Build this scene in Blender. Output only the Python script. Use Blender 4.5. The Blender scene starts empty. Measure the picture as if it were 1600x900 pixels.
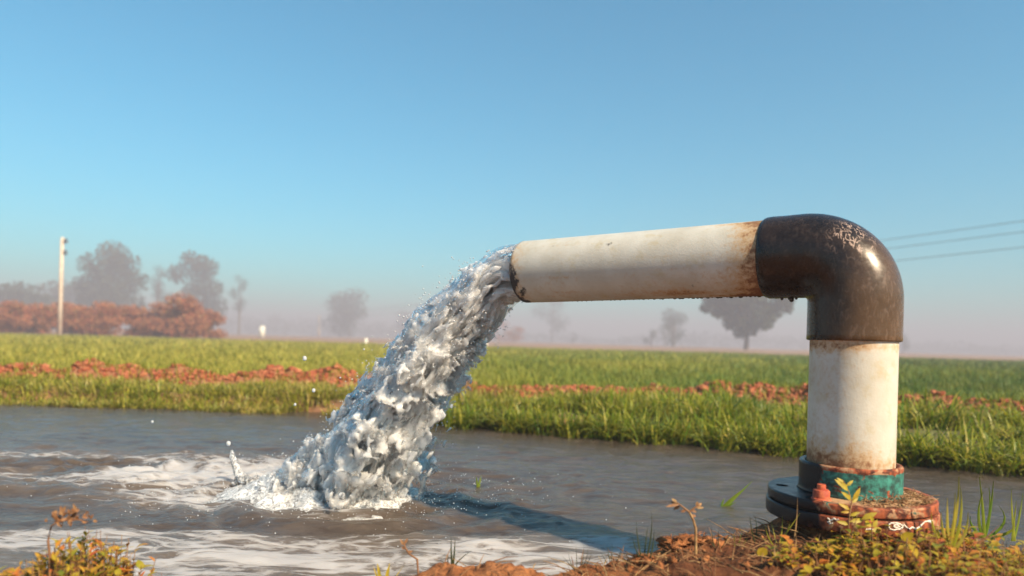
import bpy, math, random
import numpy as np
from mathutils import Vector, Matrix

S = bpy.context.scene
COL = S.collection
random.seed(7)
rng = np.random.default_rng(7)
PI = math.pi

# ------------------------------------------------------------------ camera
H = 0.52                      # eye height above the water
F = 1100.0                    # focal length in photo pixels (1600 wide)
HOR = 532.0                   # horizon row at the centre of the photo
ROLL = math.radians(1.575)
cd = bpy.data.cameras.new('camera')
cam = bpy.data.objects.new('camera', cd)
COL.objects.link(cam)
S.camera = cam
cd.sensor_width = 36.0
cd.lens = F / 1600 * 36
cd.shift_y = (HOR - 450) / 1600
cd.clip_start = 0.02
cd.clip_end = 3000
cam.matrix_world = Matrix.Translation((0, 0, H)) @ Matrix.Rotation(PI / 2, 4, 'X') @ Matrix.Rotation(ROLL, 4, 'Z')
cd.dof.use_dof = True
cd.dof.focus_distance = 1.75
cd.dof.aperture_fstop = 2.3


def at(px, py, Y):
    """world point seen at a photo pixel, at distance Y in front of the camera"""
    x, y = px - 800.0, py - HOR
    c, s = math.cos(ROLL), math.sin(ROLL)
    return Vector(((x * c + y * s) / F * Y, Y, H - (-x * s + y * c) / F * Y))


def ground_at(px, py, z=0.0):
    x, y = px - 800.0, py - HOR
    yy = -x * math.sin(ROLL) + y * math.cos(ROLL)
    return at(px, py, (H - z) * F / yy)


# ------------------------------------------------------------------ light
SUN_DIR = Vector((0.73, -0.68, 0.0)).normalized()
ELEV = math.radians(38)
sdir = Vector((SUN_DIR.x * math.cos(ELEV), SUN_DIR.y * math.cos(ELEV), math.sin(ELEV)))
w = bpy.data.worlds.new('World')
S.world = w
w.use_nodes = True
wn, wl = w.node_tree.nodes, w.node_tree.links
bg = wn['Background']
sky = wn.new('ShaderNodeTexSky')
sky.sky_type = 'NISHITA'
sky.sun_disc = False
sky.sun_elevation = ELEV
sky.sun_rotation = math.atan2(sdir.x, sdir.y)
sky.air_density = 1.2
sky.dust_density = 0.6
sky.ozone_density = 1.5
tint = wn.new('ShaderNodeMix')
tint.data_type = 'RGBA'
tint.blend_type = 'MULTIPLY'
tint.inputs[0].default_value = 1.0
tint.inputs[7].default_value = (0.24, 0.95, 1.07, 1)
wl.new(sky.outputs[0], tint.inputs[6])
wl.new(tint.outputs[2], bg.inputs[0])
bg.inputs[1].default_value = 0.079
ld = bpy.data.lights.new('sun', 'SUN')
ld.energy = 5.0
ld.angle = math.radians(0.6)
ld.color = (1.0, 0.80, 0.56)
lo = bpy.data.objects.new('sun', ld)
COL.objects.link(lo)
lo.rotation_euler = sdir.to_track_quat('Z', 'Y').to_euler()
S.view_settings.view_transform = 'Standard'
S.view_settings.look = 'None'
S.view_settings.exposure = 1.0
S.view_settings.gamma = 1.0
S.render.engine = 'CYCLES'
S.cycles.use_denoising = True
S.cycles.max_bounces = 10
S.cycles.transmission_bounces = 8
S.cycles.diffuse_bounces = 3
S.cycles.glossy_bounces = 3
S.cycles.transparent_max_bounces = 24
S.cycles.caustics_refractive = False
S.cycles.caustics_reflective = False

# ------------------------------------------------------------------ numeric helpers
TAB = rng.random((64, 64, 64)).astype(np.float32)


def vnoise(x, y, z=None):
    if z is None:
        z = np.zeros_like(x)
    xi, yi, zi = np.floor(x).astype(np.int64), np.floor(y).astype(np.int64), np.floor(z).astype(np.int64)
    fx, fy, fz = x - xi, y - yi, z - zi
    fx, fy, fz = fx * fx * (3 - 2 * fx), fy * fy * (3 - 2 * fy), fz * fz * (3 - 2 * fz)
    x0, x1, y0, y1, z0, z1 = xi & 63, (xi + 1) & 63, yi & 63, (yi + 1) & 63, zi & 63, (zi + 1) & 63
    a = TAB[x0, y0, z0] * (1 - fx) + TAB[x1, y0, z0] * fx
    b = TAB[x0, y1, z0] * (1 - fx) + TAB[x1, y1, z0] * fx
    c = TAB[x0, y0, z1] * (1 - fx) + TAB[x1, y0, z1] * fx
    d = TAB[x0, y1, z1] * (1 - fx) + TAB[x1, y1, z1] * fx
    a = a * (1 - fy) + b * fy
    c = c * (1 - fy) + d * fy
    return (a * (1 - fz) + c * fz) * 2 - 1


def fbm(x, y, z=None, octs=4, gain=0.5):
    if z is None:
        z = np.zeros_like(x)
    out, amp, f, tot = 0, 1.0, 1.0, 0
    for k in range(octs):
        out = out + amp * vnoise(x * f + 17.3 * k, y * f + 5.1 * k, z * f + 9.7 * k)
        tot += amp
        amp *= gain
        f *= 2.03
    return out / tot


def sstep(a, b, x):
    t = np.clip((x - a) / (b - a), 0, 1)
    return t * t * (3 - 2 * t)


def np_mesh(name, verts, faces, attrs=None, smooth=True):
    """faces: int array (n,3) or (n,4), or list of such arrays"""
    if not isinstance(faces, list):
        faces = [faces]
    me = bpy.data.meshes.new(name)
    verts = np.ascontiguousarray(verts, dtype=np.float32).reshape(-1, 3)
    me.vertices.add(len(verts))
    me.vertices.foreach_set('co', verts.ravel())
    loops = np.concatenate([f.ravel() for f in faces]).astype(np.int32)
    sizes = np.concatenate([np.full(len(f), f.shape[1], np.int32) for f in faces])
    starts = np.concatenate([[0], np.cumsum(sizes)[:-1]]).astype(np.int32)
    me.loops.add(len(loops))
    me.loops.foreach_set('vertex_index', loops)
    me.polygons.add(len(sizes))
    me.polygons.foreach_set('loop_start', starts)
    me.polygons.foreach_set('loop_total', sizes)
    if smooth:
        me.polygons.foreach_set('use_smooth', np.ones(len(sizes), bool))
    for k, v in (attrs or {}).items():
        a = me.attributes.new(k, 'FLOAT', 'POINT')
        a.data.foreach_set('value', np.ascontiguousarray(v, dtype=np.float32))
    me.update()
    me.validate()
    return me


def link(name, me, m=None, parent=None, loc=None, **tags):
    o = bpy.data.objects.new(name, me)
    COL.objects.link(o)
    if m is not None and not me.materials:
        me.materials.append(m)
    if parent is not None:
        o.parent = parent
    if loc is not None:
        o.location = loc
    for k, v in tags.items():
        if v is not None:
            o[k] = v
    return o


def thing(name, loc, label, category, group=None, rz=0.0):
    o = bpy.data.objects.new(name, None)
    o.empty_display_size = 0.05
    COL.objects.link(o)
    o.location = loc
    o.rotation_euler.z = rz
    o['label'] = label
    o['category'] = category
    if group:
        o['group'] = group
    return o


def grid_faces(n, m):
    i = np.arange(n - 1)[:, None] * m + np.arange(m - 1)[None, :]
    return np.stack([i, i + m, i + m + 1, i + 1], -1).reshape(-1, 4)


class MB:
    """collects pieces of geometry that end up as one mesh"""

    def __init__(s):
        s.v, s.q, s.t, s.n, s.a = [], [], [], 0, []

    def add(s, v, f, a=None):
        v = np.asarray(v, float).reshape(-1, 3)
        f = np.asarray(f, int)
        (s.q if f.shape[1] == 4 else s.t).append(f + s.n)
        s.v.append(v)
        s.a.append(np.full(len(v), 0.5 if a is None else a) if np.isscalar(a) or a is None else np.asarray(a))
        s.n += len(v)

    def tube(s, pts, rad, n=8, caps=True, a=None, flat=1.0):
        pts = [Vector(p) for p in pts]
        if np.isscalar(rad):
            rad = [rad] * len(pts)
        rad = [float(r_) for r_ in rad]
        up = Vector((0, 0, 1))
        rings = []
        for i, p in enumerate(pts):
            d = (pts[min(i + 1, len(pts) - 1)] - pts[max(i - 1, 0)]).normalized()
            if abs(d.dot(up)) > 0.98:
                u = Vector((1, 0, 0))
            else:
                u = up
            e1 = d.cross(u).normalized()
            e2 = d.cross(e1).normalized()
            rings.append([p + rad[i] * (math.cos(2 * PI * k / n) * e1 + flat * math.sin(2 * PI * k / n) * e2) for k in range(n)])
        v = [c for r in rings for c in r]
        f = []
        for i in range(len(pts) - 1):
            for k in range(n):
                k2 = (k + 1) % n
                f.append((i * n + k, i * n + k2, (i + 1) * n + k2, (i + 1) * n + k))
        s.add(v, f, a)
        if caps:
            for i in (0, len(pts) - 1):
                b = [rings[i][k] for k in range(n)] + [pts[i]]
                s.add(b, [(k, (k + 1) % n, n) if i else ((k + 1) % n, k, n) for k in range(n)], a)

    def box(s, c, h, rot=0.0, a=None, taper=1.0):
        v = []
        for sz in (-1, 1):
            k = taper if sz > 0 else 1
            for sx, sy in ((-1, -1), (1, -1), (1, 1), (-1, 1)):
                x, y = sx * h[0] * k, sy * h[1] * k
                v.append((c[0] + x * math.cos(rot) - y * math.sin(rot), c[1] + x * math.sin(rot) + y * math.cos(rot), c[2] + sz * h[2]))
        s.add(v, [(0, 3, 2, 1), (4, 5, 6, 7), (0, 1, 5, 4), (1, 2, 6, 5), (2, 3, 7, 6), (3, 0, 4, 7)], a)

    def leaf(s, p, d, L, W, n=None, a=None, droop=0.2):
        """a folded, pointed leaf of eight triangles"""
        p, d = Vector(p), Vector(d).normalized()
        L, W, droop = float(L), float(W), float(droop)
        u = Vector(n) if n is not None else Vector((0, 0, 1))
        e = d.cross(u)
        e = e.normalized() if e.length > 1e-3 else Vector((1, 0, 0))
        u = e.cross(d).normalized()
        mid = [p, p + d * L * 0.35 + u * L * 0.03, p + d * L * 0.7 - u * L * droop * 0.4, p + d * L * 0.98 - u * L * droop]
        wd = [0.0, 1.0, 0.75, 0.0]
        v = []
        for m_, k in zip(mid, wd):
            v += [m_ + e * W * k * 0.5 + u * W * k * 0.15, m_, m_ - e * W * k * 0.5 + u * W * k * 0.15]
        f = []
        for i in range(3):
            b = i * 3
            f += [(b, b + 1, b + 4, b + 3), (b + 1, b + 2, b + 5, b + 4)]
        s.add(v, f, a)

    def blob(s, c, r, seed=0, a=None, sub=1, rough=0.25, scale=(1, 1, 1)):
        v, f = ICO[sub]
        rr = np.random.default_rng(seed)
        q = v * (1 + rough * rr.uniform(-1, 1, (len(v), 1)))
        s.add(q * r * np.array(scale) + np.array(c), f, a)

    def mesh(s, name, smooth=True):
        fs = []
        if s.q:
            fs.append(np.concatenate(s.q))
        if s.t:
            fs.append(np.concatenate(s.t))
        return np_mesh(name, np.concatenate(s.v), fs, {'col': np.concatenate(s.a)}, smooth)


def make_ico(sub):
    t = (1 + 5 ** .5) / 2
    v = [(-1, t, 0), (1, t, 0), (-1, -t, 0), (1, -t, 0), (0, -1, t), (0, 1, t), (0, -1, -t), (0, 1, -t), (t, 0, -1), (t, 0, 1), (-t, 0, -1), (-t, 0, 1)]
    v = [Vector(p).normalized() for p in v]
    f = [(0, 11, 5), (0, 5, 1), (0, 1, 7), (0, 7, 10), (0, 10, 11), (1, 5, 9), (5, 11, 4), (11, 10, 2), (10, 7, 6), (7, 1, 8), (3, 9, 4), (3, 4, 2), (3, 2, 6), (3, 6, 8), (3, 8, 9), (4, 9, 5), (2, 4, 11), (6, 2, 10), (8, 6, 7), (9, 8, 1)]
    for _ in range(sub):
        cache, nf = {}, []

        def mid(a, b):
            k = (min(a, b), max(a, b))
            if k not in cache:
                cache[k] = len(v)
                v.append((v[a] + v[b]).normalized())
            return cache[k]
        for a, b, c in f:
            x, y, z = mid(a, b), mid(b, c), mid(c, a)
            nf += [(a, x, z), (b, y, x), (c, z, y), (x, y, z)]
        f = nf
    return np.array([tuple(p) for p in v]), np.array(f)


ICO = [make_ico(k) for k in range(3)]


def surface_nets(D):
    """D<0 inside. returns verts in grid coordinates and quads"""
    nx, ny, nz = D.shape
    ins = D < 0
    cnt = np.zeros((nx - 1, ny - 1, nz - 1), np.int8)
    for a in (0, 1):
        for b in (0, 1):
            for c in (0, 1):
                cnt += ins[a:nx - 1 + a, b:ny - 1 + b, c:nz - 1 + c]
    act = (cnt > 0) & (cnt < 8)
    ids = -np.ones(act.shape, np.int64)
    ci = np.argwhere(act)
    ids[act] = np.arange(len(ci))
    acc = np.zeros((len(ci), 3))
    num = np.zeros(len(ci))
    corners = [(a, b, c) for a in (0, 1) for b in (0, 1) for c in (0, 1)]
    for p in corners:
        for ax in range(3):
            if p[ax]:
                continue
            q = list(p)
            q[ax] = 1
            va = D[ci[:, 0] + p[0], ci[:, 1] + p[1], ci[:, 2] + p[2]]
            vb = D[ci[:, 0] + q[0], ci[:, 1] + q[1], ci[:, 2] + q[2]]
            m = (va < 0) != (vb < 0)
            t = np.where(m, va / np.where(m, va - vb, 1), 0)
            for k in range(3):
                acc[:, k] += np.where(m, p[k] + (t if k == ax else 0), 0)
            num += m
    V = ci + acc / num[:, None]
    quads = []
    for ax in range(3):
        sl0 = [slice(None)] * 3
        sl1 = [slice(None)] * 3
        sl0[ax], sl1[ax] = slice(0, -1), slice(1, None)
        A, B = ins[tuple(sl0)], ins[tuple(sl1)]
        e = np.argwhere(A != B)
        o1, o2 = (ax + 1) % 3, (ax + 2) % 3
        ok = (e[:, o1] > 0) & (e[:, o2] > 0) & (e[:, o1] < D.shape[o1] - 1) & (e[:, o2] < D.shape[o2] - 1)
        e = e[ok]
        flip = A[e[:, 0], e[:, 1], e[:, 2]]

        def g(d1, d2):
            t = e.copy()
            t[:, o1] -= d1
            t[:, o2] -= d2
            return ids[t[:, 0], t[:, 1], t[:, 2]]
        q = np.stack([g(1, 1), g(0, 1), g(0, 0), g(1, 0)], -1)
        q[~flip] = q[~flip][:, ::-1]
        quads.append(q)
    return V, np.concatenate(quads)


# ------------------------------------------------------------------ materials
class NT:
    def __init__(s, name):
        s.m = bpy.data.materials.new(name)
        s.m.use_nodes = True
        s.t = s.m.node_tree
        s.n, s.l = s.t.nodes, s.t.links
        s.b = s.n['Principled BSDF']
        s.out = s.n['Material Output']

    def node(s, t, **k):
        n = s.n.new(t)
        for a, v in k.items():
            setattr(n, a, v)
        return n

    def set(s, sock, v):
        if isinstance(v, bpy.types.NodeSocket):
            s.l.new(v, sock)
        else:
            sock.default_value = v

    def coord(s, scale=(1, 1, 1), rot=(0, 0, 0)):
        c = s.node('ShaderNodeTexCoord')
        mp = s.node('ShaderNodeMapping')
        mp.inputs['Scale'].default_value = scale
        mp.inputs['Rotation'].default_value = rot
        s.l.new(c.outputs['Object'], mp.inputs[0])
        return mp.outputs[0]

    def noise(s, vec, scale, detail=4, rough=0.55, dist=0.0):
        n = s.node('ShaderNodeTexNoise')
        s.l.new(vec, n.inputs['Vector'])
        n.inputs['Scale'].default_value = scale
        n.inputs['Detail'].default_value = detail
        n.inputs['Roughness'].default_value = rough
        n.inputs['Distortion'].default_value = dist
        return n.outputs[0]

    def attr(s, name):
        return s.node('ShaderNodeAttribute', attribute_name=name).outputs['Fac']

    def math(s, op, a, b=0.0, c=0.0, clamp=False):
        n = s.node('ShaderNodeMath', operation=op, use_clamp=clamp)
        for i, v in enumerate((a, b, c)):
            s.set(n.inputs[i], v)
        return n.outputs[0]

    def ramp(s, v, a, b, lo=0.0, hi=1.0):
        n = s.node('ShaderNodeMapRange', interpolation_type='SMOOTHSTEP')
        s.set(n.inputs[0], v)
        for i, x in enumerate((a, b, lo, hi)):
            s.set(n.inputs[i + 1], x)
        return n.outputs[0]

    def mix(s, f, a, b):
        n = s.node('ShaderNodeMix', data_type='RGBA')
        s.set(n.inputs[0], f)
        s.set(n.inputs[6], a if isinstance(a, bpy.types.NodeSocket) else (*a, 1))
        s.set(n.inputs[7], b if isinstance(b, bpy.types.NodeSocket) else (*b, 1))
        return n.outputs[2]

    def bump(s, h, strength, dist):
        n = s.node('ShaderNodeBump')
        n.inputs['Strength'].default_value = strength
        n.inputs['Distance'].default_value = dist
        s.l.new(h, n.inputs['Height'])
        s.l.new(n.outputs[0], s.b.inputs['Normal'])
        return n.outputs[0]


def leafmat(name, stops, rough=0.5, trans=0.35, scale=30):
    """stops: colours spread over attribute col 0..1"""
    k = NT(name)
    r = k.node('ShaderNodeValToRGB')
    el = r.color_ramp.elements
    for i, c in enumerate(stops):
        p = i / max(1, len(stops) - 1)
        e = el[i] if i < 2 else el.new(p)
        e.position = p
        e.color = (*c, 1)
    k.l.new(k.attr('col'), r.inputs[0])
    n = k.noise(k.coord(), scale, 3)
    base = k.mix(k.ramp(n, 0.35, 0.7), r.outputs[0], tuple(x * 0.7 for x in stops[len(stops) // 2]))
    k.set(k.b.inputs['Base Color'], base)
    k.b.inputs['Roughness'].default_value = rough
    k.b.inputs['Specular IOR Level'].default_value = 0.35
    if trans:
        tr = k.node('ShaderNodeBsdfTranslucent')
        k.set(tr.inputs[0], base)
        mx = k.node('ShaderNodeMixShader')
        mx.inputs[0].default_value = trans
        k.l.new(k.b.outputs[0], mx.inputs[1])
        k.l.new(tr.outputs[0], mx.inputs[2])
        k.l.new(mx.outputs[0], k.out.inputs[0])
    return k.m


def soilmat(name, dark, mid, light, sc=18, bump=0.02):
    k = NT(name)
    v = k.coord()
    n1 = k.noise(v, sc, 6, 0.65)
    n2 = k.noise(v, sc * 5, 5, 0.7)
    c = k.mix(k.ramp(n1, 0.35, 0.65), mid, light)
    c = k.mix(k.ramp(n2, 0.55, 0.35, 0.0, 0.8), c, dark)
    c = k.mix(k.math('MULTIPLY', k.attr('bank_shade'), 0.8), c, dark)
    k.set(k.b.inputs['Base Color'], c)
    k.b.inputs['Roughness'].default_value = 0.92
    k.b.inputs['Specular IOR Level'].default_value = 0.2
    k.bump(k.math('ADD', n1, k.math('MULTIPLY', n2, 0.5)), 0.8, bump)
    return k.m


# ground: soil under the crop, reddish bare soil beyond it
def ground_material():
    k = NT('field_ground')
    v = k.coord()
    n1 = k.noise(v, 0.9, 5, 0.6)
    n2 = k.noise(v, 14, 6, 0.65)
    green = k.mix(k.ramp(n1, 0.35, 0.65), (0.11, 0.14, 0.025), (0.18, 0.18, 0.035))
    green = k.mix(k.ramp(n2, 0.38, 0.6), green, (0.11, 0.07, 0.035))
    soil = k.mix(k.ramp(n2, 0.3, 0.7), (0.30, 0.10, 0.05), (0.36, 0.17, 0.09))
    far = k.mix(k.ramp(n1, 0.4, 0.6), (0.30, 0.14, 0.085), (0.26, 0.19, 0.11))
    c = k.mix(k.attr('crop'), soil, green)
    c = k.mix(k.attr('far'), c, far)
    k.set(k.b.inputs['Base Color'], c)
    k.b.inputs['Roughness'].default_value = 0.95
    k.bump(n2, 0.6, 0.03)
    return k.m


M = {}
M['ground'] = ground_material()
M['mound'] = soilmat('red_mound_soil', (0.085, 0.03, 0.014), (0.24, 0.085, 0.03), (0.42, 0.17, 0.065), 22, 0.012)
M['clod'] = soilmat('red_clod_soil', (0.12, 0.028, 0.016), (0.34, 0.085, 0.04), (0.50, 0.20, 0.10), 9, 0.03)
M['blade'] = leafmat('grass_blades', [(0.04, 0.12, 0.012), (0.12, 0.22, 0.016), (0.30, 0.33, 0.026), (0.48, 0.40, 0.05), (0.52, 0.38, 0.13)], 0.42, 0.4, 20)
M['crop'] = leafmat('crop_blades', [(0.04, 0.10, 0.022), (0.10, 0.19, 0.028), (0.32, 0.33, 0.04), (0.56, 0.46, 0.085)], 0.55, 0.35, 3)
M['weed'] = leafmat('weed_leaves', [(0.05, 0.11, 0.015), (0.20, 0.22, 0.02), (0.52, 0.38, 0.03), (0.55, 0.19, 0.035), (0.45, 0.08, 0.04)], 0.5, 0.3, 60)
M['dry'] = leafmat('dry_stems', [(0.16, 0.07, 0.03), (0.30, 0.14, 0.06), (0.48, 0.32, 0.14)], 0.7, 0.15, 90)
M['darkstem'] = leafmat('dark_blades', [(0.02, 0.028, 0.012), (0.05, 0.06, 0.02), (0.10, 0.06, 0.03)], 0.5, 0.1, 90)
M['treeleaf'] = leafmat('tree_leaves', [(0.028, 0.045, 0.022), (0.05, 0.07, 0.03), (0.085, 0.10, 0.045)], 0.7, 0.2, 1)
M['scrub'] = leafmat('scrub_leaves', [(0.20, 0.055, 0.03), (0.42, 0.11, 0.055), (0.46, 0.19, 0.08), (0.22, 0.17, 0.06)], 0.8, 0.2, 1)
M['bark'] = soilmat('bark', (0.05, 0.04, 0.03), (0.12, 0.09, 0.07), (0.20, 0.16, 0.12), 4, 0.02)
M['pole'] = soilmat('pole_concrete', (0.42, 0.30, 0.22), (0.66, 0.52, 0.40), (0.78, 0.66, 0.52), 2, 0.01)
M['insul'] = soilmat('insulator_iron', (0.03, 0.04, 0.05), (0.06, 0.07, 0.09), (0.10, 0.12, 0.14), 8, 0.005)
M['white'] = soilmat('whitewash', (0.6, 0.56, 0.44), (0.78, 0.75, 0.64), (0.85, 0.83, 0.75), 3, 0.01)
k = NT('wire_metal')
k.b.inputs['Base Color'].default_value = (0.05, 0.055, 0.06, 1)
k.b.inputs['Roughness'].default_value = 0.6
M['wire'] = k.m


def pvc():
    k = NT('white_pvc')
    v = k.coord()
    n = k.noise(v, 9, 5, 0.6)
    sp = k.noise(v, 75, 8, 0.78, 0.15)
    fine = k.noise(v, 230, 3, 0.6)
    c = k.mix(k.ramp(n, 0.3, 0.7), (0.50, 0.465, 0.39), (0.62, 0.595, 0.53))
    dirt_tone = k.math('ADD', k.attr('stain_tone'), k.math('MULTIPLY', k.math('SUBTRACT', sp, 0.5), 1.7))
    c = k.mix(k.ramp(dirt_tone, 0.38, 1.0, 0, .85), c, (0.48, 0.29, 0.13))
    c = k.mix(k.ramp(dirt_tone, 0.82, 1.2), c, (0.20, 0.085, 0.035))
    c = k.mix(k.ramp(k.noise(v, 22, 6, 0.7), 0.52, 0.72, 0, 0.5), c, (0.46, 0.36, 0.17))
    c = k.mix(k.ramp(fine, 0.66, 0.78, 0.0, 0.45), c, (0.35, 0.26, 0.16))
    gr = k.math('ADD', k.attr('grime'), k.math('MULTIPLY', k.math('SUBTRACT', k.noise(v, 28, 5, .6), 0.5), 2.6))
    c = k.mix(k.ramp(gr, 0.42, 0.72), c, (0.035, 0.03, 0.03))
    k.set(k.b.inputs['Base Color'], c)
    k.set(k.b.inputs['Roughness'], k.ramp(dirt_tone, 0.2, 0.9, 0.38, 0.75))
    k.bump(k.math('ADD', sp, fine), 0.35, 0.0012)
    return k.m


def elbowmat():
    k = NT('dark_elbow_plastic')
    v = k.coord()
    n = k.noise(v, 14, 5, 0.6)
    f = k.noise(v, 80, 5, 0.65)
    dust = k.attr('stain_tone')
    c = k.mix(k.ramp(n, 0.3, 0.75), (0.012, 0.009, 0.008), (0.030, 0.019, 0.014))
    c = k.mix(k.ramp(k.math('ADD', dust, k.math('MULTIPLY', k.math('SUBTRACT', n, 0.5), 1.2)), 0.2, 1.1, 0, 0.85), c, (0.10, 0.058, 0.030))
    # scratches: thin bright lines where several stretched noises cross zero
    fac = None
    for rot, sc in (((0.3, 0.2, 0.5), 9), ((1.2, 0.4, 1.9), 11), ((0.7, 1.3, 2.7), 8), ((2.1, 0.9, 0.2), 10)):
        vv = k.coord((1, 1, 0.22), rot)
        a = k.noise(vv, sc * 7, 1, 0.4)
        ln = k.ramp(k.math('ABSOLUTE', k.math('SUBTRACT', a, 0.5)), 0.0, 0.03, 1.0, 0.0)
        gate = k.ramp(k.noise(v, 45 + sc, 2), 0.48, 0.6)
        ln = k.math('MULTIPLY', ln, gate)
        fac = ln if fac is None else k.math('MAXIMUM', fac, ln)
    fac = k.math('MULTIPLY', fac, k.attr('scuff'), clamp=True)
    c = k.mix(fac, c, (0.42, 0.30, 0.24))
    k.set(k.b.inputs['Base Color'], c)
    k.set(k.b.inputs['Roughness'], k.ramp(f, 0.3, 0.75, 0.2, 0.38))
    k.b.inputs['Specular IOR Level'].default_value = 0.38
    k.bump(k.math('ADD', f, k.math('MULTIPLY', n, 0.6)), 0.12, 0.0015)
    return k.m


def flangemat():
    k = NT('painted_rusty_iron')
    v = k.coord()
    n = k.noise(v, 16, 5, 0.6)
    n2 = k.noise(v, 55, 6, 0.7)
    n3 = k.noise(v, 30, 4, 0.6, 1.0)
    rust = k.mix(k.ramp(n2, 0.38, 0.62), (0.06, 0.016, 0.010), (0.36, 0.09, 0.035))
    rust = k.mix(k.ramp(n3, 0.52, 0.6), rust, (0.40, 0.22, 0.12))
    green = k.mix(k.ramp(n2, 0.35, 0.65), (0.02, 0.045, 0.04), (0.05, 0.25, 0.20))
    g = k.math('ADD', k.attr('green'), k.math('MULTIPLY', k.math('SUBTRACT', n3, 0.5), 2.2))
    c = k.mix(k.ramp(g, 0.49, 0.53), rust, green)
    du = k.math('ADD', k.attr('dust'), k.math('MULTIPLY', k.math('SUBTRACT', n2, 0.5), 1.6))
    c = k.mix(k.ramp(du, 0.45, 0.75), c, (0.46, 0.27, 0.14))
    bl = k.math('ADD', k.attr('black'), k.math('MULTIPLY', k.math('SUBTRACT', n, 0.5), 0.9))
    bf = k.ramp(bl, 0.4, 0.65)
    c = k.mix(bf, c, (0.006, 0.007, 0.010))
    k.set(k.b.inputs['Base Color'], c)
    k.set(k.b.inputs['Roughness'], k.math('SUBTRACT', 0.75, k.math('MULTIPLY', bf, 0.48)))
    k.b.inputs['Specular IOR Level'].default_value = 0.3
    k.bump(k.math('ADD', n2, n3), 0.6, 0.003)
    return k.m


def watermat():
    k = NT('muddy_pool_water')
    v = k.coord()
    warp = k.node('ShaderNodeTexNoise')
    k.l.new(v, warp.inputs['Vector'])
    warp.inputs['Scale'].default_value = 2.2
    warp.inputs['Detail'].default_value = 3
    sub = k.node('ShaderNodeVectorMath', operation='MULTIPLY_ADD')
    k.l.new(warp.outputs[1], sub.inputs[0])
    sub.inputs[1].default_value = (0.5, 0.16, 0)
    k.l.new(v, sub.inputs[2])
    mp = k.node('ShaderNodeMapping')
    mp.inputs['Scale'].default_value = (0.55, 1.7, 1)
    k.l.new(sub.outputs[0], mp.inputs[0])
    wv = mp.outputs[0]
    a = k.noise(wv, 9, 6, 0.68, 1.6)
    b = k.noise(wv, 30, 6, 0.7, 1.4)
    vo = k.node('ShaderNodeTexVoronoi', feature='DISTANCE_TO_EDGE')
    k.l.new(wv, vo.inputs['Vector'])
    vo.inputs['Scale'].default_value = 15
    lace = k.ramp(vo.outputs[0], 0.0, 0.22, 0.35, -0.15)
    pat = k.math('ADD', k.math('MULTIPLY', k.math('SUBTRACT', a, 0.5), 2.6), k.math('MULTIPLY', k.math('SUBTRACT', b, 0.5), 1.3))
    pat = k.math('ADD', pat, lace)
    fm = k.attr('foam')
    cov = k.math('ADD', k.math('MULTIPLY', fm, 1.7), pat)
    ff = k.math('MULTIPLY', k.ramp(cov, 0.95, 1.9), k.ramp(fm, 0.02, 0.25), clamp=True)
    c = k.mix(k.ramp(a, 0.3, 0.7), (0.056, 0.041, 0.032), (0.102, 0.077, 0.060))
    c = k.mix(k.math('MULTIPLY', fm, 0.5), c, (0.24, 0.20, 0.17))
    c = k.mix(k.math('MULTIPLY', ff, 0.74), c, (0.52, 0.50, 0.50))
    k.set(k.b.inputs['Base Color'], c)
    k.set(k.b.inputs['Roughness'], k.ramp(ff, 0, 1, 0.10, 0.6))
    k.b.inputs['IOR'].default_value = 1.33
    k.b.inputs['Subsurface Weight'].default_value = 0.75
    k.b.inputs['Subsurface Radius'].default_value = (0.20, 0.16, 0.12)
    k.b.inputs['Subsurface Scale'].default_value = 1.0
    rp = k.noise(k.coord((0.6, 1.5, 1)), 48, 5, 0.65, 1.0)
    k.bump(k.math('ADD', k.math('MULTIPLY', rp, 1.0), k.math('MULTIPLY', ff, 0.8)), 0.6, 0.007)
    return k.m


def jetmat(name, white=0.4):
    k = NT(name)
    v = k.coord()
    a = k.noise(v, 34, 5, 0.65, 0.8)
    b = k.noise(v, 150, 4, 0.65, 0.5)
    k.b.inputs['Base Color'].default_value = (0.96, 0.98, 1.0, 1)
    k.b.inputs['Roughness'].default_value = 0.04
    k.b.inputs['IOR'].default_value = 1.22
    k.b.inputs['Transmission Weight'].default_value = 1.0
    nrm = k.bump(k.math('ADD', a, k.math('MULTIPLY', b, 0.6)), 0.8, 0.008)
    d = k.node('ShaderNodeBsdfPrincipled')
    d.inputs['Base Color'].default_value = (0.94, 0.935, 0.93, 1)
    d.inputs['Subsurface Weight'].default_value = 1.0
    d.inputs['Subsurface Radius'].default_value = (1.0, 1.0, 1.0)
    d.inputs['Subsurface Scale'].default_value = 0.05
    d.inputs['Roughness'].default_value = 0.12
    d.inputs['IOR'].default_value = 1.33
    k.l.new(nrm, d.inputs['Normal'])
    m2 = k.node('ShaderNodeMixShader')
    fac = k.math('ADD', k.attr('foam'), k.math('MULTIPLY', k.math('SUBTRACT', k.noise(v, 55, 5, 0.72, 1.8), 0.5), 3.4))
    k.set(m2.inputs[0], k.ramp(fac, 0.0, 1.0, 0.05, 0.95))
    k.l.new(k.b.outputs[0], m2.inputs[1])
    k.l.new(d.outputs[0], m2.inputs[2])
    k.l.new(m2.outputs[0], k.out.inputs[0])
    return k.m


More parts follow.
